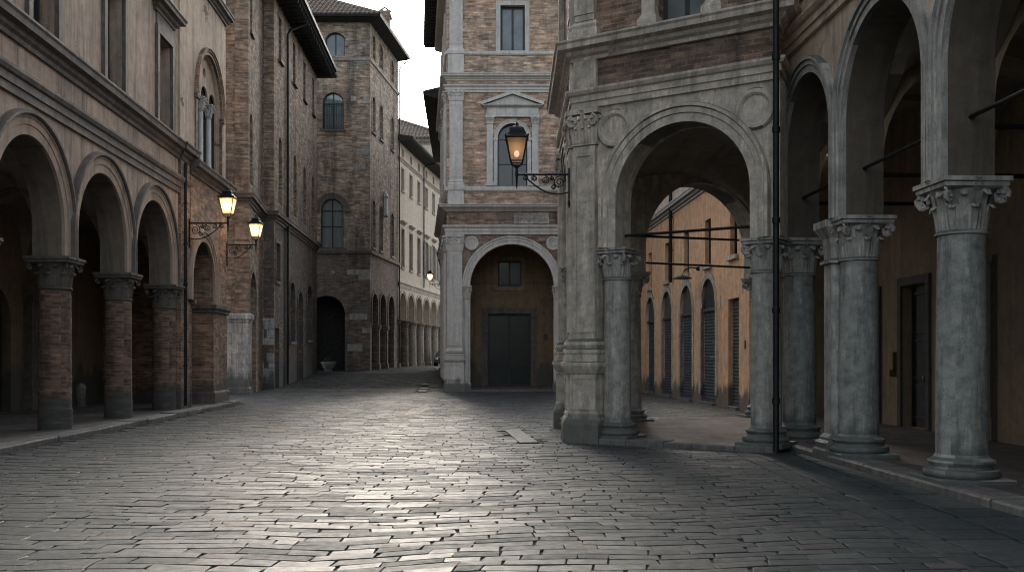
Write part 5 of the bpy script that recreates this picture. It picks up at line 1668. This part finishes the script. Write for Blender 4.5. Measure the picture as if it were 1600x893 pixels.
# ================================================================== SMALL THINGS
px_, py_ = -12.75, 69.2
g = gz(69.2)
o = thing('stone_planter', 'round pale stone planter with a low shrub by the dark passage arch', 'planter', (px_, py_, g))
m = MB(); m.lathe(px_, py_, [(.26, g - .03), (.3, g + .03), (.24, g + .08), (.38, g + .22), (.48, g + .45), (.5, g + .52), (.54, g + .54), (.55, g + .63), (.5, g + .65), (.46, g + .58)], 26)
m.build('pot', M['pot'], o, 40)
m = MB(); random.seed(2)
for k in range(420):
    a = random.uniform(0, 2 * PI); t = random.random(); ph = random.uniform(0, 1)
    r = .4 * math.sqrt(random.random()); zz = g + .56 + .44 * math.sqrt(max(0, 1 - (r / .42) ** 2)) * random.uniform(.4, 1.0)
    c = Vector((px_ + r * math.cos(a), py_ + r * math.sin(a), zz)); d = Vector((random.uniform(-1, 1), random.uniform(-1, 1), random.uniform(-.2, 1))).normalized() * .07
    e = d.cross(Vector((random.uniform(-1, 1), random.uniform(-1, 1), .3))).normalized() * .03
    m.add([tuple(c - d), tuple(c + e), tuple(c + d), tuple(c - e)], [(0, 1, 2, 3)])
m.build('shrub', M['plant'], o)

bx_, by_ = L1.w(LX(31.2), 3.5)
o = MB(); o.lathe(bx_, by_, [(.17, .1), (.17, .16), (.14, .2), (.13, .62), (.15, .66), (.14, .74), (.08, .82), (.004, .85)], 18)
o = o.build('stone_bollard', M['R_smooth'], None, 40, org=(bx_, by_, .11)); tag(o, 'short pale stone bollard standing inside the left arcade', 'bollard')

# parked car, nose showing past the dark house
cxw, cy0 = -6.05, 88.0
g = gz(89)
o = thing('parked_car', 'grey car parked at the far end of the street, half hidden by the dark house', 'car', (cxw, 90, g))
m = MB()
sec = [(88.0, .32, .72, .8), (88.2, .24, .8, .84), (89.1, .24, .9, .86), (89.7, .24, 1.38, .72), (91.0, .24, 1.45, .72), (91.7, .24, 1.05, .82), (92.1, .3, .95, .8)]
v = []
for y, z0, z1, hw in sec:
    zm = min(z1, .85)
    for x, z in ((-hw * .95, z0), (-hw, .5), (-hw, zm), (-hw * .82, z1), (hw * .82, z1), (hw, zm), (hw, .5), (hw * .95, z0)): v.append((cxw + x, y, g + z))
f = [(i * 8 + j, i * 8 + (j + 1) % 8, (i + 1) * 8 + (j + 1) % 8, (i + 1) * 8 + j) for i in range(len(sec) - 1) for j in range(8)]
f += [tuple(range(8)), tuple(48 + j for j in range(8))[::-1]]
m.add(v, f); m.build('body', M['carpaint'], o, 35)
for sx in (-1, 1):
    m = MB(); m.lathe(cxw + sx * .62, 87.99, [(.001, g + .56), (.13, g + .57), (.14, g + .66), (.1, g + .73), (.001, g + .74)], 12); m.build('headlight', M['headlight'], o, 40)
    for y in (88.75, 91.2):
        F = Fr(cxw + sx * .8, y, 0, 1); m = MB(F)
        m.add([(r * math.cos(2 * PI * k / 20), d, g + .31 + r * math.sin(2 * PI * k / 20)) for r, d in ((.31, -.1), (.31, .1), (.18, .1), (.18, -.1)) for k in range(20)],
              [(q * 20 + k, q * 20 + (k + 1) % 20, ((q + 1) % 4) * 20 + (k + 1) % 20, ((q + 1) % 4) * 20 + k) for q in range(4) for k in range(20)] + [tuple(60 + k for k in range(20)), tuple(40 + k for k in range(20))])
        m.build('wheel', M['rubber'], o, 40)
MB().add([(cxw - .62, 89.15, g + .93), (cxw + .62, 89.15, g + .93), (cxw + .54, 89.66, g + 1.35), (cxw - .54, 89.66, g + 1.35)], [(0, 1, 2, 3)]).build('windscreen', M['glass'], o)

# wire over the street
pa, pb = Vector((-9.1, 79.5, 22.1)), Vector((-4.9, 66, 19.0))
m = MB(); m.tube([tuple(pa + (pb - pa) * t - Vector((0, 0, .3 * math.sin(PI * t)))) for t in [k / 10 for k in range(11)]], .012, 5)
tag(m.build('overhead_cable', M['iron'], None, 0, org=tuple(pa)), 'thin black cable strung across the sky over the street', 'cable')

# ================================================================== CAMERA, SKY, SUN
cam = bpy.data.cameras.new('camera'); co = bpy.data.objects.new('camera', cam); COL.objects.link(co)
co.location = (0, 0, 1.6); co.rotation_euler = (PI / 2, 0, 0)
cam.lens = 35; cam.sensor_width = 36; cam.shift_y = (560 - 446.5) / 1600; cam.clip_end = 2000
scene.camera = co

SUN_EL, SUN_AZ = math.radians(23), math.radians(-5.6)     # azimuth from +Y towards +X
wd_ = bpy.data.worlds.new('World'); scene.world = wd_; wd_.use_nodes = True
nt = wd_.node_tree; nt.nodes.clear()
sky = nt.nodes.new('ShaderNodeTexSky'); sky.sky_type = 'NISHITA'; sky.sun_disc = False
sky.sun_elevation = SUN_EL; sky.sun_rotation = SUN_AZ; sky.dust_density = 4; sky.air_density = 1.0
hs_ = nt.nodes.new('ShaderNodeHueSaturation'); hs_.inputs['Saturation'].default_value = .4
bg = nt.nodes.new('ShaderNodeBackground'); bg.inputs[1].default_value = .13
ow_ = nt.nodes.new('ShaderNodeOutputWorld')
nt.links.new(sky.outputs[0], hs_.inputs['Color']); tint = nt.nodes.new('ShaderNodeMix'); tint.data_type = 'RGBA'; tint.blend_type = 'MULTIPLY'; tint.inputs[0].default_value = 1; tint.inputs[7].default_value = (.975, 1.0, 1.0, 1)
nt.links.new(hs_.outputs[0], tint.inputs[6]); nt.links.new(tint.outputs[2], bg.inputs[0]); nt.links.new(bg.outputs[0], ow_.inputs[0])
sl = bpy.data.lights.new('sun', 'SUN'); sl.energy = .9; sl.angle = math.radians(11); sl.color = (1, .87, .73)
so = bpy.data.objects.new('sun', sl); COL.objects.link(so)
dirv = Vector((math.sin(SUN_AZ) * math.cos(SUN_EL), math.cos(SUN_AZ) * math.cos(SUN_EL), math.sin(SUN_EL)))
so.rotation_euler = dirv.to_track_quat('Z', 'Y').to_euler(); so.location = (0, 0, 60)

scene.view_settings.view_transform = 'Standard'; scene.view_settings.look = 'None'
scene.view_settings.exposure = 1.5; scene.view_settings.gamma = 1
scene.render.engine = 'CYCLES'
scene.cycles.use_denoising = True; scene.cycles.denoising_prefilter = 'ACCURATE'
scene.cycles.pixel_filter_type = 'BLACKMAN_HARRIS'; scene.cycles.filter_width = 1.1
scene.cycles.max_bounces = 8; scene.cycles.diffuse_bounces = 4; scene.cycles.transparent_max_bounces = 12
scene.cycles.sample_clamp_indirect = 6
